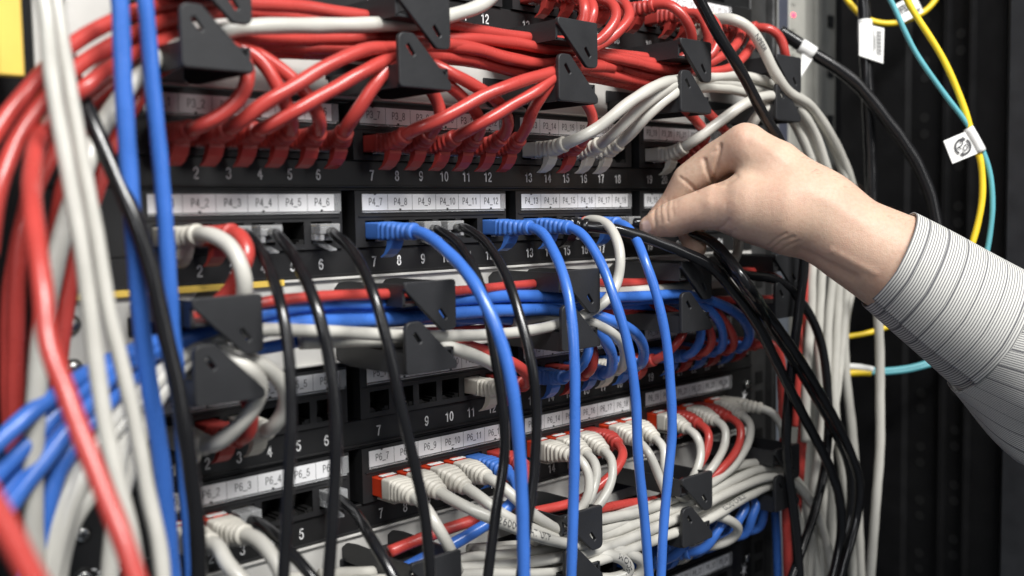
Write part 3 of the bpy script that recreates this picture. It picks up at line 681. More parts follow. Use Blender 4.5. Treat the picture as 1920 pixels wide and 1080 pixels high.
plugged(-3, 16, 'W', 5.7, '1166,690,36 1171,662,44 1159,635,50 1127,612,52 1090,598,46 1040,592,36 960,606,30', 'the grey white loop between blue ones')
plugged(-3, 17, 'B', 6.6, '1202,682,36 1207,655,44 1191,625,50 1150,602,52 1105,588,46 1050,573,38 960,572,34 840,578,34 700,582,36 600,586,36 480,604,36 380,624,34 300,640,36 200,680,44 115,732,58 45,785,64 -25,850,66', 'wide loop right of the white one')
plugged(-3, 18, 'R', 5.5, '1242,668,36 1270,642,44 1283,615,44 1270,590,36 1220,572,28 1100,592,22', 'its red boot beside the blue cable')
plugged(-3, 19, 'B', 5.8, '1297,662,36 1312,640,42 1314,612,42 1300,588,34 1230,575,28 1130,572,26 1000,584,24 850,604,22', 'first of the blue loops below the fourth clip')
plugged(-3, 20, 'R', 5.5, '1323,660,36 1335,640,42 1328,612,42 1310,585,34 1240,570,26', 'upright red loop below the fourth clip')
plugged(-3, 21, 'B', 5.8, '1350,655,36 1356,630,44 1343,595,48 1312,568,46 1250,562,38 1150,566,34 1050,568,32 960,584,28 850,592,26 700,600,26', 'inner blue loop right of the fourth clip')
plugged(-3, 22, 'R', 5.5, '1370,655,34 1376,635,42 1357,600,44 1330,572,42 1290,558,32', 'red loop between two blue loops')
plugged(-3, 23, 'B', 6.6, '1397,648,36 1405,622,44 1384,590,50 1337,565,50 1285,553,46 1200,556,44 1120,558,42 1050,556,40 960,555,40 850,562,40 700,568,40 600,570,40 480,590,40 380,622,40 280,660,42 210,705,48 140,790,58 70,880,62 5,965,64 -30,1010,64', 'outermost blue loop near the rail')
plugged(-3, 24, 'R', 6.4, '1424,646,36 1445,645,42 1462,668,46 1466,730,46 1470,850,44 1475,1000,44 1478,1110,44', 'pointing at the rail then falling', kind='long')
# ---- panel P6
plugged(-4, 1, 'W', 6.8, '408,1025,38 425,1055,48 455,1090,56 485,1130,60', 'leftmost, half hidden by black cable', kind='tip')
plugged(-4, 2, 'W', 6.8, '480,1010,40 508,1040,50 532,1085,58 545,1130,62', 'above the printed 3', kind='tip')
plugged(-4, 3, 'K', 5.3, '495,985,22 540,1030,50 592,1090,66 620,1130,70', 'falling diagonally right', kind='clear')
plugged(-4, 6, 'K', 5.4, '662,958,24 695,1008,56 742,1090,74 760,1130,78', 'falling across the second clip', kind='clear')
plugged(-4, 7, 'W', 6.1, '792,945,40 814,978,50 842,1026,54 858,1070,46', 'dipping into the second clip', kind='tip')
plugged(-4, 8, 'W', 6.1, '850,938,42 905,965,56 965,990,62 1030,1012,60 1090,1022,50 1150,1015,44 1230,975,44', 'with large printed letters', kind='tip', text=('2600 2 CAT UTP', 38, 5.6))
plugged(-4, 9, 'W', 6.1, '897,930,40 945,966,52 1000,992,54 1060,1012,50 1130,1005,44 1220,965,42', 'third of the white row', kind='tip')
plugged(-4, 10, 'W', 6.1, '932,905,40 967,935,50 1005,968,54 1055,996,50 1110,1000,44 1200,965,40', 'fourth of the white row', kind='tip')
plugged(-4, 11, 'B', 6.6, '966,900,38 970,928,44 932,968,44 880,1003,40 820,1035,34 740,1075,30', 'its ribbed boot beside the white row')
plugged(-4, 12, 'R', 6.4, '990,888,36 990,920,40 950,952,38 880,978,34 810,1002,30 730,1035,26', 'running left under the white row')
plugged(-4, 13, 'W', 5.6, '1088,862,40 1104,892,46 1102,930,48 1078,965,44 1010,1000,40', 'first bending into the third clip', kind='tip')
plugged(-4, 14, 'W', 5.6, '1114,866,40 1118,897,46 1104,935,48 1084,965,42 1030,1000,36', 'second bending into the third clip', kind='tip')
plugged(-4, 15, 'W', 5.6, '1146,862,40 1146,900,46 1124,945,48 1088,978,42 1010,1020,36', 'third bending into the third clip', kind='tip')
plugged(-4, 16, 'R', 5.7, '1168,850,40 1154,882,44 1122,912,42 1085,938,36 1000,960,30', 'red boot curving back left')
plugged(-4, 17, 'W', 5.6, '1214,846,40 1236,895,46 1250,932,48 1242,962,42 1170,990,36', 'long line to the left of fourth clip', kind='tip')
plugged(-4, 18, 'W', 5.6, '1244,840,40 1246,880,44 1268,922,48 1285,945,42 1240,970,34', 'just right of the rightmost blue line', kind='tip')
plugged(-4, 19, 'W', 5.6, '1306,818,40 1314,848,44 1306,882,46 1280,922,40 1220,960,34', 'first bending behind the fourth clip', kind='tip')
plugged(-4, 20, 'R', 5.7, '1328,812,40 1323,850,42 1297,890,38 1230,940,32', 'short line between white ones')
plugged(-4, 21, 'W', 5.6, '1358,802,40 1359,832,44 1336,876,46 1300,912,42 1220,950,36', 'second bending behind the fourth clip', kind='tip')
plugged(-4, 22, 'R', 5.7, '1387,798,40 1386,832,44 1360,872,46 1322,902,42 1240,935,36 1170,945,34 1110,958,32 1000,985,28', 'long bright line to the fourth clip')
plugged(-4, 23, 'W', 5.6, '1405,792,38 1404,827,44 1377,872,46 1335,905,46 1260,945,42 1180,978,38 1110,1000,34', 'parallel to the bright red line', kind='tip')
plugged(-4, 24, 'W', 6.0, '1445,772,38 1463,792,44 1469,825,44 1462,860,38 1420,885,32', 'with printing, bending down at the rail', kind='long', text=('NUMBER LAN', 24, 4.6))
# ---- panels P7, P8
plugged(-6, 13, 'W', 6.8, '1108,1085,42 1150,1085,52 1180,1072,56 1172,1052,56 1140,1040,52 1080,1040,44 1000,1065,38', 'looping from the third lower clip', text=('TELECOM', 40, 4.6))
plugged(-6, 14, 'W', 6.8, '1140,1095,40 1200,1075,52 1205,1055,54 1170,1035,52 1110,1025,46 1040,1045,40 960,1075,34', 'round end loop left of a blue boot')
plugged(-6, 18, 'B', 6.4, '1265,1040,38 1290,1010,44 1300,985,44 1285,965,36 1200,985,28', 'first under the fourth lower clip')
plugged(-6, 19, 'B', 6.4, '1320,1028,38 1345,995,44 1360,965,44 1340,945,36 1250,965,26', 'bright bend below the white loop')
plugged(-6, 20, 'W', 6.4, '1350,1020,38 1378,1005,46 1384,990,50 1360,972,50 1325,965,44 1260,975,36', 'round loop under the fourth lower clip')
plugged(-6, 21, 'B', 6.4, '1368,1010,36 1385,975,42 1398,945,42 1370,930,34 1280,955,26', 'middle strand of the blue bends')
plugged(-6, 22, 'B', 6.4, '1396,1002,36 1410,970,42 1418,940,42 1400,920,34 1330,935,26', 'right strand of the blue bends')
plugged(-6, 23, 'B', 6.4, '1422,990,36 1432,960,40 1430,930,40 1412,905,32', 'last strand before the rail')
plugged(-7, 20, 'W', 6.6, '1345,1150,40 1360,1190,50', 'only its tip showing at the bottom edge', kind='tip')
# ---- lines without a plug in sight
G = 'loose cables crossing the rack'
def loose(col, dia, pts, label, **kw): return cable(col, dia, pts, label, None, None, group=kw.pop('group', None), **kw)
loose('W', 7.2, '940,-25,44 905,8,44 850,28,42 780,43,42 700,46,42 620,48,40 480,50,38 430,56,36 340,85,36 272,132,38 205,215,44 165,300,50 120,430,54 98,520,56 78,640,58 68,760,60 62,870,60 62,980,60 70,1110,60', 'white cable crossing the upper red bundle then falling at far left')
loose('W', 5.5, '74,-30,@352 85,20,@350 98,150,@348 122,290,@346 150,450,@344 168,580,@342 183,700,@340 200,810,@338 220,900,@338 245,1000,@340 262,1110,@342', 'blurred white foreground strand, left one of the upper pair')
loose('W', 5.5, '104,-30,@362 108,20,@360 128,150,@358 152,290,@356 182,450,@354 203,580,@352 232,700,@352 256,810,@352 278,930,@352 298,1020,@352 308,1110,@352', 'blurred white foreground strand, right one of the upper pair')
loose('B', 6.7, '222,-30,60 226,20,60 231,150,60 244,350,60 254,480,60 264,600,60 280,720,60 302,860,60 316,1000,60 326,1110,60', 'hanging blue cable at left, left one of the top pair')
loose('B', 6.5, '268,-30,48 274,20,48 285,150,48 300,300,48 310,420,48 318,540,48 326,640,46 338,760,44 348,900,42 356,1000,42 362,1110,42', 'hanging blue cable at left, right one, passing behind a black cable')
loose('K', 6.3, '122,90,@392 145,165,@388 176,235,@384 212,320,@382 250,405,@380 282,500,@380 304,600,@380 327,700,@380 345,800,@380 360,900,@382 370,1000,@384 373,1110,@386', 'black cable with grey sheen slanting over the two blue ones')
loose('R', 6.2, '-40,900,@240 0,968,@240 34,1032,@240 75,1110,@240', 'very blurred red cable cutting the bottom left corner')
loose('B', 6.6, '-30,985,58 30,905,58 110,800,56 190,705,48 280,648,42 360,628,34 440,612,28 560,604,26', 'dark blue cable, uppermost of the bundle leaving lower left')
loose('R', 5.2, '400,595,38 480,570,42 600,556,44 700,552,44 840,547,44 960,536,38 1040,530,36 1160,530,34 1290,525,36 1400,508,40 1455,520,40 1492,570,42 1497,680,42 1490,800,42', 'thin red line along the top of the blue bundle')
loose('R', 6.0, '1150,585,20 1250,572,24 1330,564,28 1400,562,28 1450,560,30', 'short red piece right of the fourth clip below the black cables')
loose('R', 7.0, '1502,470,40 1509,560,40 1514,640,40 1508,760,40 1500,880,40 1492,980,40 1486,1110,40', 'thick red cable falling beside the white ones at right')
loose('B', 6.5, '1452,930,20 1456,1000,20 1460,1110,20', 'dark blue cable deep between red and white at bottom right')
loose('K', 6.8, '1298,-25,62 1345,62,66 1390,135,70 1430,212,72 1470,280,72 1500,380,70 1508,480,68 1498,580,66 1483,700,64 1474,830,64 1480,900,64 1492,990,64 1500,1110,64', 'long black cable slanting down behind the knuckle')
loose('K', 6.4, '1340,505,46 1400,516,50 1462,528,56 1512,580,58 1540,645,58 1552,740,58 1550,850,58 1530,950,60 1500,1040,62 1475,1110,62', 'black cable curving out past the fifth clip then back left')
loose('K', 6.4, '1345,472,@640 1395,536,@622 1458,630,70 1516,722,68 1564,808,66 1593,882,64 1594,960,64 1578,1030,64 1548,1110,64', 'black cable between the two lines falling from the hand')
loose('R', 6.0, '330,60,24 215,112,28 130,205,30 75,300,30 42,420,30 18,560,30 16,700,30 20,840,30', 'deep red cable at the far left edge behind the brighter ones')
loose('R', 6.0, '340,78,22 232,152,24 165,240,26 122,335,26 98,450,26 78,560,26 64,690,26 60,830,26', 'deep red cable behind the bright foreground one, nearest the white strands')
loose('W', 6.9, '1630,520,70 1643,570,70 1649,640,70 1650,760,70 1650,840,70 1642,950,70 1630,1110,70', 'lone white cable hanging below the shirt cuff')
for i, (pts, lab) in enumerate((
    ('560,1098,34 700,1090,34 850,1068,38 960,1058,44 1050,1045,50 1120,1032,50 1200,1002,50 1300,957,50 1380,917,50 1440,895,52 1485,902,52 1527,952,52 1551,1020,52 1564,1110,52', 'white cable, outermost of the fan under the fifth clip'),
    ('600,1078,28 760,1068,28 880,1046,34 1000,1036,38 1100,1016,42 1200,980,44 1300,940,46 1370,903,46 1430,880,46 1480,890,46 1520,937,46 1545,1010,46 1556,1110,46', 'white cable crossing above the outermost fan strand'),
    ('620,1095,44 900,1077,46 1040,1072,48 1120,1052,52 1230,1012,52 1330,973,52 1400,932,50 1450,912,48 1482,935,46 1500,990,44 1508,1110,44', 'white cable low in the lower bundle, inner fan strand'),
    ('1000,1015,38 1120,976,42 1210,956,44 1300,916,44 1350,886,42 1420,868,42 1474,884,42 1506,935,42 1524,1010,42 1534,1110,42', 'white cable topmost over the fifth lower clip'),
    ('1060,1000,36 1180,960,38 1290,925,40 1340,900,40 1410,885,38 1455,905,36 1475,960,34 1480,1110,34', 'white cable falling close beside the rail'),
    ('520,1086,22 760,1076,22 900,1040,28 1000,1030,34 1120,1040,42 1250,990,44 1350,945,44 1420,905,42 1460,915,40 1490,970,40 1496,1110,40', 'white cable threaded mid bundle behind the fan'),
    ('900,1062,30 1010,1046,34 1120,1010,36 1200,988,38 1300,948,38 1380,908,38 1440,888,38 1488,905,36 1512,950,36 1518,1110,36', 'white cable deep in the fan under the fifth clip'),
    ('1000,1000,30 1090,990,32 1180,968,34 1270,932,34 1345,896,34 1410,878,34 1450,880,32 1482,905,30', 'white cable tucked behind the topmost fan strand'),
    ('880,1030,26 1000,1020,28 1100,1000,30 1200,972,32 1290,935,32', 'short visible white cable at the back of the lower bundle'),
    ('640,1102,34 860,1078,38 1020,1056,42 1090,1048,44 1150,1022,44 1230,990,40 1320,950,38 1390,905,36', 'white cable under the printed one, ending behind the fifth clip'))):
    loose('W', 6.2, pts, lab, text=(('GL2Q CABLE', 300, 4.6) if i == 2 else None))
loose('B', 6.4, '330,665,30 260,700,40 190,770,50 125,850,56 92,940,58 75,1030,58 66,1110,58', 'dark blue cable steepest of the bundle at lower left, between white strands')
loose('B', 6.4, '340,655,28 250,690,38 165,790,48 105,900,52 60,1010,54 40,1110,54', 'dark blue cable second steepest at lower left, behind the bundle')
loose('W', 6.6, '330,690,32 262,735,42 205,800,50 160,880,56 128,965,60 104,1050,60 92,1110,60', 'white cable beside the near red one, curving down to the lower left')
# fibre and power at the right
def fibre(mtl, dia, pts, label, name='fibre_cable'):
    Q, s = spline(parse(pts)); return tag(jacket(name, Q, s, dia/2, mtl, None), label, 'cable')
yt = thing('fibre_cable', atD(1770, 110, 690), 'yellow fibre cable with paper flag reading 20 beside the turquoise one', 'cable')
Q, s = spline(parse('1690,-25,@690 1706,10,@690 1768,110,@690 1805,195,@690 1822,250,@690 1838,300,@690 1842,365,@690 1832,425,@690 1815,480,@690')); jacket('jacket', Q, s, 2.2, YELLOW, yt)
fibre(TURQ, 3.6, '1655,-25,@690 1672,5,@690 1715,95,@690 1770,175,@690 1812,230,@690 1836,268,@690 1856,325,@690 1861,385,@690 1856,440,@690 1845,500,@690', 'turquoise fibre cable bowing beside the flagged yellow one')
fibre(YELLOW, 4.6, '1575,-20,@790 1592,5,@790 1622,34,@790 1660,44,@790 1700,38,@790 1738,18,@790 1758,-8,@790 1765,-30,@790', 'yellow fibre loop hanging at the top edge')
fibre(YELLOW, 4.2, '1560,636,@795 1590,631,@795 1620,626,@795 1650,618,@795 1700,600,@795', 'short yellow fibre passing behind the lone white cable')
t = thing('fibre_cable', atD(1640, 692, 740), 'turquoise fibre pair with white and yellow sleeves below the cuff', 'cable')
Q, s = spline(parse('1632,693,@795 1650,694,@795 1685,692,@795 1725,684,@795 1790,660,@795')); jacket('jacket', Q, s, 2.0, TURQ, t)
Q, s = spline(parse('1630,698,@795 1655,699,@795 1690,696,@795 1730,688,@795 1790,666,@795')); jacket('jacket', Q, s, 2.0, TURQ, t)
Q, s = spline(parse('1560,688,@795 1590,687,@795 1615,689,@795 1636,693,@795')); jacket('white_sleeve', Q, s, 2.6, TAGP, t)
Q, s = spline(parse('1560,704,@795 1590,700,@795 1612,699,@795 1632,699,@795')); jacket('yellow_sleeve', Q, s, 2.6, YELLOW, t)
t = thing('power_cable', atD(1600, 150, 760), 'thick black cable with folded white paper flag arcing to the right', 'cable')
Q, s = spline(parse('1462,58,@760 1480,70,@760 1520,97,@760 1600,152,@760 1660,222,@760 1715,300,@760 1745,370,@760 1757,430,@760')); jacket('jacket', Q, s, 4.6, BLACK, t)
Q, s = spline(parse('1500,85,@760 1512,92,@760 1526,101,@760')); jacket('flag_wrap', Q, s, 5.3, TAGP, t)
m = MB(); a, b, c = atD(1506, 96, 758), atD(1528, 104, 758), atD(1495, 155, 758)
off = np.array((0, 1.0, 0)); m.add([a, b, c, a+off, b+off, c+off], [(0, 1, 2), (3, 5, 4), (0, 3, 4, 1), (1, 4, 5, 2), (2, 5, 3, 0)], 0, False); m.build('paper_flag', TAGP, t)
t = thing('power_cable', atD(1620, 40, 770), 'black cable hanging at the top with barcode paper flag', 'cable')
Q, s = spline(parse('1618,-30,@770 1619,0,@770 1622,60,@770 1624,120,@770 1628,200,@772 1632,300,@776 1634,420,@780 1632,560,@784')); jacket('jacket', Q, s, 4.6, BLACK, t)
def sheet(mb, corners, thick=.5, m=0):
    c = [np.array(q, float) for q in corners]; n = np.cross(c[1]-c[0], c[3]-c[0]); n /= np.linalg.norm(n)
    mb.add(c+[q+n*thick for q in c], [(0, 1, 2, 3), (4, 7, 6, 5), (0, 4, 5, 1), (1, 5, 6, 2), (2, 6, 7, 3), (3, 7, 4, 0)], m, False)
def on_sheet(corners, u, v, lift):
    c = [np.array(q, float) for q in corners]; p = c[0]+(c[1]-c[0])*u+(c[3]-c[0])*v; n = np.cross(c[1]-c[0], c[3]-c[0]); n /= np.linalg.norm(n)
    f = CAM-p; return p+(n if n.dot(f) > 0 else -n)*lift
def draw(mb, corners, quads, lift, m):
    for (u0, v0, u1, v1) in quads: mb.add([on_sheet(corners, *q, lift) for q in ((u0, v0), (u1, v0), (u1, v1), (u0, v1))], [(0, 1, 2, 3)], m, False)
def write(mb, corners, string, u, v, size, rot, lift, m):
    V, F = text_mesh(string, 1.0); c = [np.array(q, float) for q in corners]; lu = np.linalg.norm(c[1]-c[0]); lv = np.linalg.norm(c[3]-c[0])
    cr, sr = math.cos(rot), math.sin(rot)
    X = [on_sheet(corners, u+(cr*a-sr*b)*size/lu, v-(sr*a+cr*b)*size/lv, lift) for a, b in V]
    mb.add(X, F, m, False)
# barcode flag
K4 = [atD(1611, 42, 762), atD(1658, 53, 762), atD(1656, 119, 762), atD(1611, 104, 762)]
m = MB(); sheet(m, K4)
for q in range(19):
    v0 = .14+q*.037; draw(m, K4, [(.68, v0, .88, v0+(.012 if q % 3 else .026))], .9, 1)
draw(m, K4, [(.56, .12, .58, .8), (.61, .3, .63, .7)], .9, 1)
m.build('barcode_flag', [TAGP, INK], t)
m = MB(); Q, s = spline(parse('1622,38,@768 1622,70,@768 1623,103,@768'));
jacket('flag_wrap', Q, s, 5.2, TAGP, t)
# round 20 flag
K4 = [atD(1769, 264, 688), atD(1826, 240, 688), atD(1842, 284, 688), atD(1786, 307, 688)]
m = MB(); sheet(m, K4); cu, cv = .47, .52
lu = np.linalg.norm(K4[1]-K4[0]); lv = np.linalg.norm(K4[3]-K4[0])
for (a0, a1) in ((-40, 120), (140, 300)):
    V = []; n = 16
    for i in range(n+1):
        a = math.radians(a0+(a1-a0)*i/n)
        for rr in (.30, .235): V.append(on_sheet(K4, cu+rr*lv*1.15*math.cos(a)/lu, cv+rr*1.15*math.sin(a), .9))
    m.add(V, [(2*i, 2*i+2, 2*i+3, 2*i+1) for i in range(n)], 1, False)
    a = math.radians(a1+6); b = math.radians(a1-14)
    m.add([on_sheet(K4, cu+rr*lv*1.15*math.cos(q)/lu, cv+rr*1.15*math.sin(q), .92) for rr, q in ((.36, b), (.17, b), (.28, a+.12))], [(0, 1, 2)], 1, False)
write(m, K4, '20', cu, cv, 7.4, math.radians(-48), .95, 1)
m.build('paper_flag', [TAGP, INK], yt)
Q, s = spline(parse('1815,240,@689 1828,262,@689 1840,284,@689')); jacket('flag_wrap', Q, s, 3.4, TAGP, yt)
# printed tag tied on the yellow loop
K4 = [atD(1676, 10, 784), atD(1715, -12, 784), atD(1732, 22, 784), atD(1694, 42, 784)]
m = MB(); sheet(m, K4); draw(m, K4, [(.1, .2, .4, .28), (.1, .35, .4, .42), (.1, .2, .14, .6), (.36, .2, .4, .6), (.2, .5, .45, .55), (.5, .75, .9, .8), (.55, .86, .85, .9)], .9, 1)
tag(m.build('paper_tag', [TAGP, INK]), 'grey printed paper tag on the yellow loop at the top edge', 'tag')

# ================================================================== PERSON: forearm and hand from a signed distance field
def surface_nets(F, org, h):
    ins = F < 0
    nx, ny, nz = F.shape
    c = np.zeros((nx-1, ny-1, nz-1), int)
    for i in (0, 1):
        for j in (0, 1):
            for k in (0, 1): c += ins[i:nx-1+i, j:ny-1+j, k:nz-1+k]
    act = (c > 0) & (c < 8)
    idx = -np.ones(act.shape, int); cells = np.argwhere(act); idx[act] = np.arange(len(cells))
    acc = np.zeros((len(cells), 3)); cnt = np.zeros(len(cells))
    x, y, z = cells.T
    corners = [(i, j, k) for i in (0, 1) for j in (0, 1) for k in (0, 1)]
    for a in corners:
        for ax in range(3):
            if a[ax]: continue
            b = list(a); b[ax] = 1
            fa = F[x+a[0], y+a[1], z+a[2]]; fb = F[x+b[0], y+b[1], z+b[2]]
            m = (fa < 0) != (fb < 0); t = np.where(m, fa/np.where(m, fa-fb, 1), 0)
            p = np.array(a, float)[None]+t[:, None]*np.eye(3)[ax]
            acc[m] += p[m]; cnt[m] += 1
    V = org+(cells+acc/cnt[:, None])*h
    quads = []
    for ax in range(3):
        o = [q for q in range(3) if q != ax]
        sl0 = [slice(1, -1)]*3; sl0[ax] = slice(0, -1); sl1 = list(sl0); sl1[ax] = slice(1, None)
        A = ins[tuple(sl0)]; B = ins[tuple(sl1)]
        e = np.argwhere(A != B); pos = e.copy(); pos[:, o[0]] += 1; pos[:, o[1]] += 1
        def cell(d0, d1):
            q = pos.copy(); q[:, o[0]] -= d0; q[:, o[1]] -= d1; return idx[q[:, 0], q[:, 1], q[:, 2]]
        Q = np.stack([cell(1, 1), cell(0, 1), cell(0, 0), cell(1, 0)], 1)
        fl = A[tuple(e.T)]
        if ax == 1: fl = ~fl
        Q[~fl] = Q[~fl][:, ::-1]
        quads.append(Q)
    Q = np.concatenate(quads); return V, Q[(Q >= 0).all(1)]

H = lambda px, py, D, r: (atD(px, py, D), r)
def chain_field(X, ch):
    d = np.full(X.shape[0], 1e9)
    for (a, ra), (b, rb) in zip(ch[:-1], ch[1:]):
        ab = b-a; t = np.clip(((X-a)@ab)/(ab@ab), 0, 1)
        d = np.minimum(d, np.linalg.norm(X-(a+t[:, None]*ab), axis=1)-(ra+(rb-ra)*t))
    return d
def smin(a, b, k):
    h = np.clip(.5+.5*(b-a)/k, 0, 1); return b*(1-h)+a*h-k*h*(1-h)
INDEX = [H(1398, 272, 614, 12.8), H(1345, 298, 626, 11.0), H(1292, 338, 636, 10.6), H(1266, 377, 643, 8.8), H(1232, 412, 648, 7.2)]
THUMB = [H(1218, 424, 634, 6.8), H(1236, 418, 631, 9.0), H(1262, 411, 626, 11.2), H(1300, 397, 618, 11.3), H(1346, 388, 612, 14.0), H(1410, 385, 606, 21), H(1470, 392, 602, 25)]
META = [H(1398, 274, 614, 13.0), H(1450, 318, 608, 18), H(1530, 388, 602, 19)]
META2 = [H(1410, 290, 634, 12.5), H(1460, 330, 626, 17), H(1545, 402, 612, 19)]
META3 = [H(1424, 310, 652, 11.5), H(1470, 345, 642, 15), H(1550, 410, 624, 20)]
META4 = [H(1440, 335, 667, 10.5), H(1480, 370, 655, 13), H(1550, 420, 632, 19)]
PALM = [H(1372, 400, 622, 13), H(1420, 420, 620, 13), H(1475, 435, 612, 13)]
ARM = [H(1530, 400, 600, 23.5), H(1600, 450, 596, 25), H(1680, 494, 592, 28.5), H(1800, 560, 586, 32), H(1960, 650, 578, 36)]
ARM2 = [H(1540, 410, 614, 23), H(1610, 460, 612, 24.5), H(1690, 505, 610, 28), H(1800, 570, 604, 32), H(1960, 660, 596, 36)]
MIDDLE = [H(1410, 290, 634, 12), H(1330, 345, 652, 10.4), H(1292, 400, 654, 9.3), H(1295, 438, 648, 8.2), H(1305, 464, 644, 7.0)]
RINGF = [H(1424, 310, 652, 11.4), H(1360, 360, 668, 9.8), H(1335, 398, 668, 8.8), H(1350, 412, 660, 7.6), H(1370, 418, 654, 7.0)]
LITTLE = [H(1440, 335, 667, 10), H(1395, 380, 676, 8.4), H(1380, 406, 674, 7.6), H(1395, 420, 666, 6.8), H(1412, 426, 660, 6.2)]
def arm_mesh():
    allp = np.array([p for c in (INDEX, THUMB, META4, ARM, ARM2, MIDDLE, LITTLE) for p, r in c]); lo = allp.min(0)-44; hi = allp.max(0)+44
    h = 1.9
    n = np.ceil((hi-lo)/h).astype(int)+1
    g = [lo[i]+np.arange(n[i])*h for i in range(3)]
    F = np.full(tuple(n), 60.0, np.float32)
    # evaluate in slabs, near the arm only
    cl = np.concatenate([np.array([p for p, r in c]) for c in (INDEX, THUMB, META, META2, META3, META4, PALM, ARM, ARM2, MIDDLE, RINGF, LITTLE)])
    for i in range(n[0]):
        Y, Z = np.meshgrid(g[1], g[2], indexing='ij'); X = np.stack([np.full(Y.size, g[0][i]), Y.ravel(), Z.ravel()], 1)
        near = np.full(len(X), 1e9)
        for c in (INDEX, THUMB, META, META4, ARM, ARM2, MIDDLE, LITTLE): near = np.minimum(near, chain_field(X, c))
        sel = near < 14
        if not sel.any(): F[i] = near.reshape(Y.shape); continue
        x = X[sel]
        hand = smin(smin(chain_field(x, META), chain_field(x, META2), 9), smin(chain_field(x, META3), chain_field(x, META4), 9), 9)
        hand = smin(hand, chain_field(x, PALM), 8)
        arm = smin(chain_field(x, ARM), chain_field(x, ARM2), 8); hand = smin(hand, arm, 12)
        hand = smin(hand, chain_field(x, THUMB), 6)
        fing = chain_field(x, INDEX); hand = smin(hand, fing, 3.0)
        for c in (MIDDLE, RINGF, LITTLE): hand = smin(hand, chain_field(x, c), 2.0)
        near[sel] = hand; F[i] = near.reshape(Y.shape)
    return surface_nets(F, lo, h)
V, Q = arm_mesh()
import bmesh
bm = bmesh.new(); vs = [bm.verts.new(v) for v in V]
for q in Q:
    try: bm.faces.new([vs[i] for i in q])
    except ValueError: pass
bmesh.ops.recalc_face_normals(bm, faces=bm.faces)
for _ in range(2): bmesh.ops.smooth_vert(bm, verts=bm.verts, factor=.4, use_axis_x=True, use_axis_y=True, use_axis_z=True)
me = bpy.data.meshes.new('tmp'); bm.to_mesh(me); bm.free()
tmp = bpy.data.objects.new('tmp', me); COL.objects.link(tmp)
md = tmp.modifiers.new('s', 'SUBSURF'); md.levels = 1; md.render_levels = 1
dg = bpy.context.evaluated_depsgraph_get(); dg.update()
me2 = bpy.data.meshes.new_from_object(tmp.evaluated_get(dg)); bpy.data.objects.remove(tmp)
n = len(me2.vertices); V = np.empty(n*3); me2.vertices.foreach_get('co', V); V = V.reshape(-1, 3)
N = np.empty(n*3); me2.vertices.foreach_get('normal', N); N = N.reshape(-1, 3)
FQ = [tuple(p.vertices) for p in me2.polygons]
# skin folds: shallow grooves along lines on the side of the hand that shows
px = project(V); vis = ((CAM-V)*N).sum(1) > 0
front = np.zeros(n, bool)
Dc = -((V-CAM)@RM)[:, 2]
def seg_dist(p, line):
    d = np.linalg.norm(p-np.array(line[0], float), axis=1)
    for a, b in zip(line[:-1], line[1:]):
        a = np.array(a, float); b = np.array(b, float); ab = b-a; t = np.clip(((p-a)@ab)/(ab@ab), 0, 1); d = np.minimum(d, np.linalg.norm(p-(a+t[:, None]*ab), axis=1))
    return d
FOLDS = [  # (line in the photograph, width px, depth mm, max camera depth)
    ([(1321, 300), (1325, 318), (1336, 338)], 4.0, 1.8, 640), ([(1350, 274), (1345, 300), (1341, 341)], 3.4, 1.4, 640), ([(1338, 285), (1347, 280), (1350, 270)], 3, .6, 640),
    ([(1275, 332), (1290, 345), (1306, 358)], 2.6, .8, 650), ([(1285, 336), (1300, 350)], 2.2, .4, 650),
    ([(1228, 388), (1226, 405), (1229, 424), (1227, 440)], 2.4, .7, 640), ([(1239, 379), (1238, 398), (1240, 418)], 2.2, .45, 640), ([(1252, 375), (1249, 392), (1252, 415)], 2.4, .5, 640),
    ([(1262, 372), (1260, 390), (1263, 405)], 2.2, .35, 640), ([(1246, 380), (1245, 400)], 1.8, .3, 640), ([(1269, 370), (1268, 385)], 1.8, .25, 640),
    ([(1345, 431), (1356, 424), (1366, 412)], 2.6, .7, 630), ([(1370, 440), (1378, 430)], 2.2, .4, 630),
    ([(1440, 462), (1456, 448), (1474, 438)], 2.8, .6, 640), ([(1448, 468), (1468, 452), (1488, 444)], 2.8, .6, 640), ([(1462, 472), (1480, 460), (1498, 452)], 2.4, .45, 640),
    ([(1380, 330), (1360, 345), (1341, 343)], 6.0, .9, 640), ([(1500, 470), (1545, 492), (1600, 520)], 9, 1.3, 640), ([(1505, 352), (1560, 380), (1620, 420)], 14, -.6, 640), ([(1415, 262), (1470, 300), (1520, 340)], 9, -.5, 640), ([(1352, 385), (1330, 380)], 14, -.5, 640), ([(1392, 252)], 14, -.6, 640), ([(1560, 470), (1640, 512)], 7, -.5, 640)]
for line, wd, dp, mx in FOLDS:
    d = seg_dist(px, line); k = np.exp(-(d/wd)**2)*(vis & (Dc < mx)); V = V-N*(k*dp)[:, None]
person = thing('person', ORG_ARM := atD(1560, 420, 600), "hand and forearm reaching in from the right, pinching a clear plug, striped shirt cuff", 'person')
sk = bpy.data.materials.new('skin'); sk.use_nodes = True; nt = sk.node_tree; pb = nt.nodes['Principled BSDF']
geo = nt.nodes.new('ShaderNodeNewGeometry')
def noise(scale, det=4):
    q = nt.nodes.new('ShaderNodeTexNoise'); q.inputs['Scale'].default_value = scale; q.inputs['Detail'].default_value = det; nt.links.new(geo.outputs['Position'], q.inputs['Vector']); return q
n1 = noise(45); n2 = noise(420, 6); n3 = noise(1500, 2)
ramp = nt.nodes.new('ShaderNodeValToRGB'); e = ramp.color_ramp.elements; e[0].position = .32; e[1].position = .70
e[0].color = (0.60, 0.432, 0.322, 1); e[1].color = (0.57, 0.368, 0.275, 1)
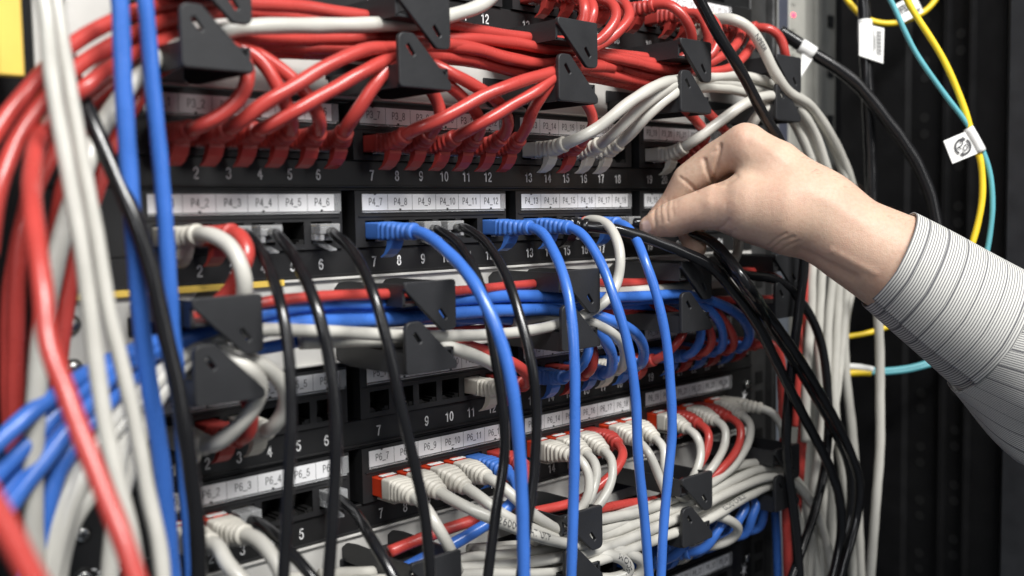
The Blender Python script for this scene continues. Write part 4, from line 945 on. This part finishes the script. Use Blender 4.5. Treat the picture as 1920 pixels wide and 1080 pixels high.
nt.links.new(n1.outputs['Fac'], ramp.inputs['Fac'])
r2 = nt.nodes.new('ShaderNodeValToRGB'); r2.color_ramp.elements[0].position = .35; r2.color_ramp.elements[1].position = .6; r2.color_ramp.elements[0].color = (.95, .92, .91, 1); r2.color_ramp.elements[1].color = (1, 1, 1, 1)
nt.links.new(n2.outputs['Fac'], r2.inputs['Fac'])
mx = nt.nodes.new('ShaderNodeMixRGB'); mx.blend_type = 'MULTIPLY'; mx.inputs[0].default_value = 1; nt.links.new(ramp.outputs[0], mx.inputs[1]); nt.links.new(r2.outputs[0], mx.inputs[2]); nt.links.new(mx.outputs[0], pb.inputs['Base Color'])
pb.inputs['Roughness'].default_value = .52; pb.inputs['Specular IOR Level'].default_value = .35
pb.inputs['Subsurface Weight'].default_value = .25; pb.inputs['Subsurface Radius'].default_value = (1, .38, .22); pb.inputs['Subsurface Scale'].default_value = .004
ad = nt.nodes.new('ShaderNodeMath'); ad.operation = 'ADD'; nt.links.new(n2.outputs['Fac'], ad.inputs[0]); nt.links.new(n3.outputs['Fac'], ad.inputs[1])
bp = nt.nodes.new('ShaderNodeBump'); bp.inputs['Strength'].default_value = .22; bp.inputs['Distance'].default_value = .0008; nt.links.new(ad.outputs[0], bp.inputs['Height']); nt.links.new(bp.outputs[0], pb.inputs['Normal'])
# arm is cut inside the sleeve
axis0, axis1 = atD(1530, 405, 608), atD(1960, 655, 588); ax = (axis1-axis0)/np.linalg.norm(axis1-axis0)
keep = (V-atD(1712, 517, 598))@ax < 0
F2 = [f for f in FQ if keep[list(f)].all()]
used = np.unique(np.array([i for f in F2 for i in f])); remap = -np.ones(n, int); remap[used] = np.arange(len(used))
b = MB(); b.add(V[used], [[remap[i] for i in f] for f in F2], 0, True); b.build('body', sk, person)
# thumbnail lies on the thumb tip
NAIL = mat('nail', (0.66, 0.47, 0.40), 0.22, var=.03, coat=.4)
cn = np.array([1213.5, 424.0]); wdt = np.abs(((px-cn)@np.array([.97, -.2]))/9.0)**2.6+np.abs(((px-cn)@np.array([.2, .97]))/12.0)**2.6
ok = (wdt < 1) & vis & (Dc < 634)
FN = [f for f in FQ if ok[list(f)].all()]
if FN:
    used = np.unique(np.array([i for f in FN for i in f])); remap[:] = -1; remap[used] = np.arange(len(used))
    b = MB(); b.add((V+N*.45)[used], [[remap[i] for i in f] for f in FN], 0, True); b.build('thumbnail', NAIL, person)
# dark hairs along the upper side of the forearm
HAIR = mat('arm_hair', (0.03, 0.018, 0.010), .5)
rows = np.where((px[:, 0] > 1490) & (px[:, 0] < 1705) & (N@RM[:, 1] > .55) & (np.abs(N@RM[:, 2]) < .75))[0]
b = MB()
for i in rng.choice(rows, 200, replace=False):
    L = rng.uniform(3, 6.5); d0 = N[i]*.6+ax*rng.uniform(.5, .9)+rng.normal(0, .25, 3); d0 /= np.linalg.norm(d0)
    p = V[i]-N[i]*.2; mid = p+d0*L*.5; tip = p+d0*L*.85+ax*L*.2-N[i]*.1*L; r = .045
    s1 = np.cross(d0, N[i]); s1 /= np.linalg.norm(s1)+1e-6; s2 = np.cross(d0, s1)
    b.add([p+s1*r, p-s1*r*.5+s2*r*.8, p-s1*r*.5-s2*r*.8, mid+s1*r*.8, mid-s1*r*.4+s2*r*.6, mid-s1*r*.4-s2*r*.6, tip], [(0, 1, 4, 3), (1, 2, 5, 4), (2, 0, 3, 5), (3, 4, 6), (4, 5, 6), (5, 3, 6)], 0, True)
b.build('arm_hair', HAIR, person)['kind'] = 'stuff'

# shirt sleeve: cuff (double cloth) and the gathered sleeve behind it
def cloth(name, along, c1=(0.64, 0.635, 0.60), c2=(0.10, 0.10, 0.11)):
    m = bpy.data.materials.new(name); m.use_nodes = True; nt = m.node_tree; p = nt.nodes['Principled BSDF']; p.inputs['Roughness'].default_value = .85; p.inputs['Specular IOR Level'].default_value = .2
    uv = nt.nodes.new('ShaderNodeUVMap'); sp = nt.nodes.new('ShaderNodeSeparateXYZ'); nt.links.new(uv.outputs[0], sp.inputs[0])
    def M(op, a, b=None):
        q = nt.nodes.new('ShaderNodeMath'); q.operation = op
        for k, v in ((0, a), (1, b)):
            if v is None: continue
            if isinstance(v, (int, float)): q.inputs[k].default_value = v
            else: nt.links.new(v, q.inputs[k])
        return q.outputs[0]
    t = sp.outputs[0 if along else 1]                         # millimetres across the stripes
    fine = M('LESS_THAN', M('FRACT', M('DIVIDE', t, 1.42)), .45)
    bold = M('LESS_THAN', M('FRACT', M('DIVIDE', M('ADD', t, 4.0), 11.6)), .062)
    st = M('MAXIMUM', M('MULTIPLY', fine, .85), bold)
    nz = nt.nodes.new('ShaderNodeTexNoise'); nz.inputs['Scale'].default_value = 2.2; nt.links.new(uv.outputs[0], nz.inputs['Vector'])
    st = M('MULTIPLY', st, M('ADD', M('MULTIPLY', nz.outputs['Fac'], .5), .72))
    mx = nt.nodes.new('ShaderNodeMixRGB'); mx.inputs[1].default_value = (*c1, 1); mx.inputs[2].default_value = (*c2, 1); nt.links.new(st, mx.inputs[0]); nt.links.new(mx.outputs[0], p.inputs['Base Color'])
    b = nt.nodes.new('ShaderNodeBump'); b.inputs['Strength'].default_value = .25; b.inputs['Distance'].default_value = .0004; nt.links.new(nz.outputs['Fac'], b.inputs['Height']); nt.links.new(b.outputs[0], p.inputs['Normal'])
    p.inputs['Sheen Weight'].default_value = .15
    return m
CUFF = cloth('cuff_cloth', True); SLEEVE = cloth('sleeve_cloth', False)
vup = RM[:, 1]-ax*(RM[:, 1]@ax); vup /= np.linalg.norm(vup); vside = np.cross(ax, vup); vtow = vside if vside@RM[:, 2] > 0 else -vside
def tube(name, m, cen, rad, nL, nT, off, fold=None, th=.7, a0=0., a1=2*math.pi, scale=1.0):
    """cen(u), rad(u)->(up, depth); u 0..1 along; builds an open two sided cloth tube with uv in mm"""
    th_ = np.linspace(a0, a1, nT); us = np.linspace(0, 1, nL); X = np.zeros((nL, nT, 3)); UV = np.zeros((nL, nT, 2))
    L = np.linalg.norm(cen(1.)-cen(0.))
    for i, u in enumerate(us):
        ru, rd = rad(u); c = cen(u)
        for j, t in enumerate(th_):
            k = fold(u, t) if fold else 0
            X[i, j] = c+vup*math.cos(t)*(ru+k)+vtow*math.sin(t)*(rd+k)+off(u, t)
            UV[i, j] = (u*L, t*(ru+rd)/2)
    F = [(i*nT+j, i*nT+j+1, (i+1)*nT+j+1, (i+1)*nT+j) for i in range(nL-1) for j in range(nT-1)]
    mb = MB(); mb.add(X.reshape(-1, 3), F, 0, True); o = mb.build(name, m, person)
    uvl = o.data.uv_layers.new(name='UVMap'); U = UV.reshape(-1, 2)
    for l in o.data.loops: uvl.data[l.index].uv = U[l.vertex_index]
    sd = o.modifiers.new('thick', 'SOLIDIFY'); sd.thickness = th*S; sd.offset = -1
    return o
c0, c1_, c2_ = atD(1668, 492, 600), atD(1864, 626, 590), atD(2080, 770, 580)
z3 = lambda u, t: np.zeros(3)
# cuff edge leans: top edge nearer the hand line seen in the photo
lean = lambda u, t: ax*(-3.0*math.cos(t)-1.5)
ang = math.pi+.35
T0, T1 = .66*math.pi, 2.79*math.pi                       # the cuff is one strip of cloth that overlaps itself on the lower side
def wrap(u, t):
    f = (t-T0)/(T1-T0); e = max(0, (f-.80)/.20)
    return 3.4*f+1.6*e*e*math.sin(math.pi*min(1, u*1.1))+.45*math.sin(3*t+4*u)*(1-f)+.3*math.sin(2*t+5*u)
cuff = tube('cuff', CUFF, lambda u: c0+(c1_-c0)*u, lambda u: (28.9+8.5*u, 38.6+6*u), 44, 150, lambda u, t: lean(u, t)+ax*(-2.0*max(0, (t-T0)/(T1-T0)-.9)*10), wrap, .9, T0, T1)
cr = random.Random(3)
waves = [(cr.uniform(.6, 1.8), cr.randint(3, 9), cr.uniform(0, 6), cr.uniform(2, 9)) for _ in range(7)]
def folds(u, t):
    return (0.35+u)*sum(a*math.sin(k*t+p+q*u) for a, k, p, q in waves)*.75+2.0*math.sin(9*u+2*math.cos(t))*u
sleeve = tube('sleeve', SLEEVE, lambda u: c1_+(c2_-c1_)*(u-.02), lambda u: (40.0+12*min(1, u*1.6), 47.5+12*min(1, u*1.5)), 60, 140, z3, folds, .9)
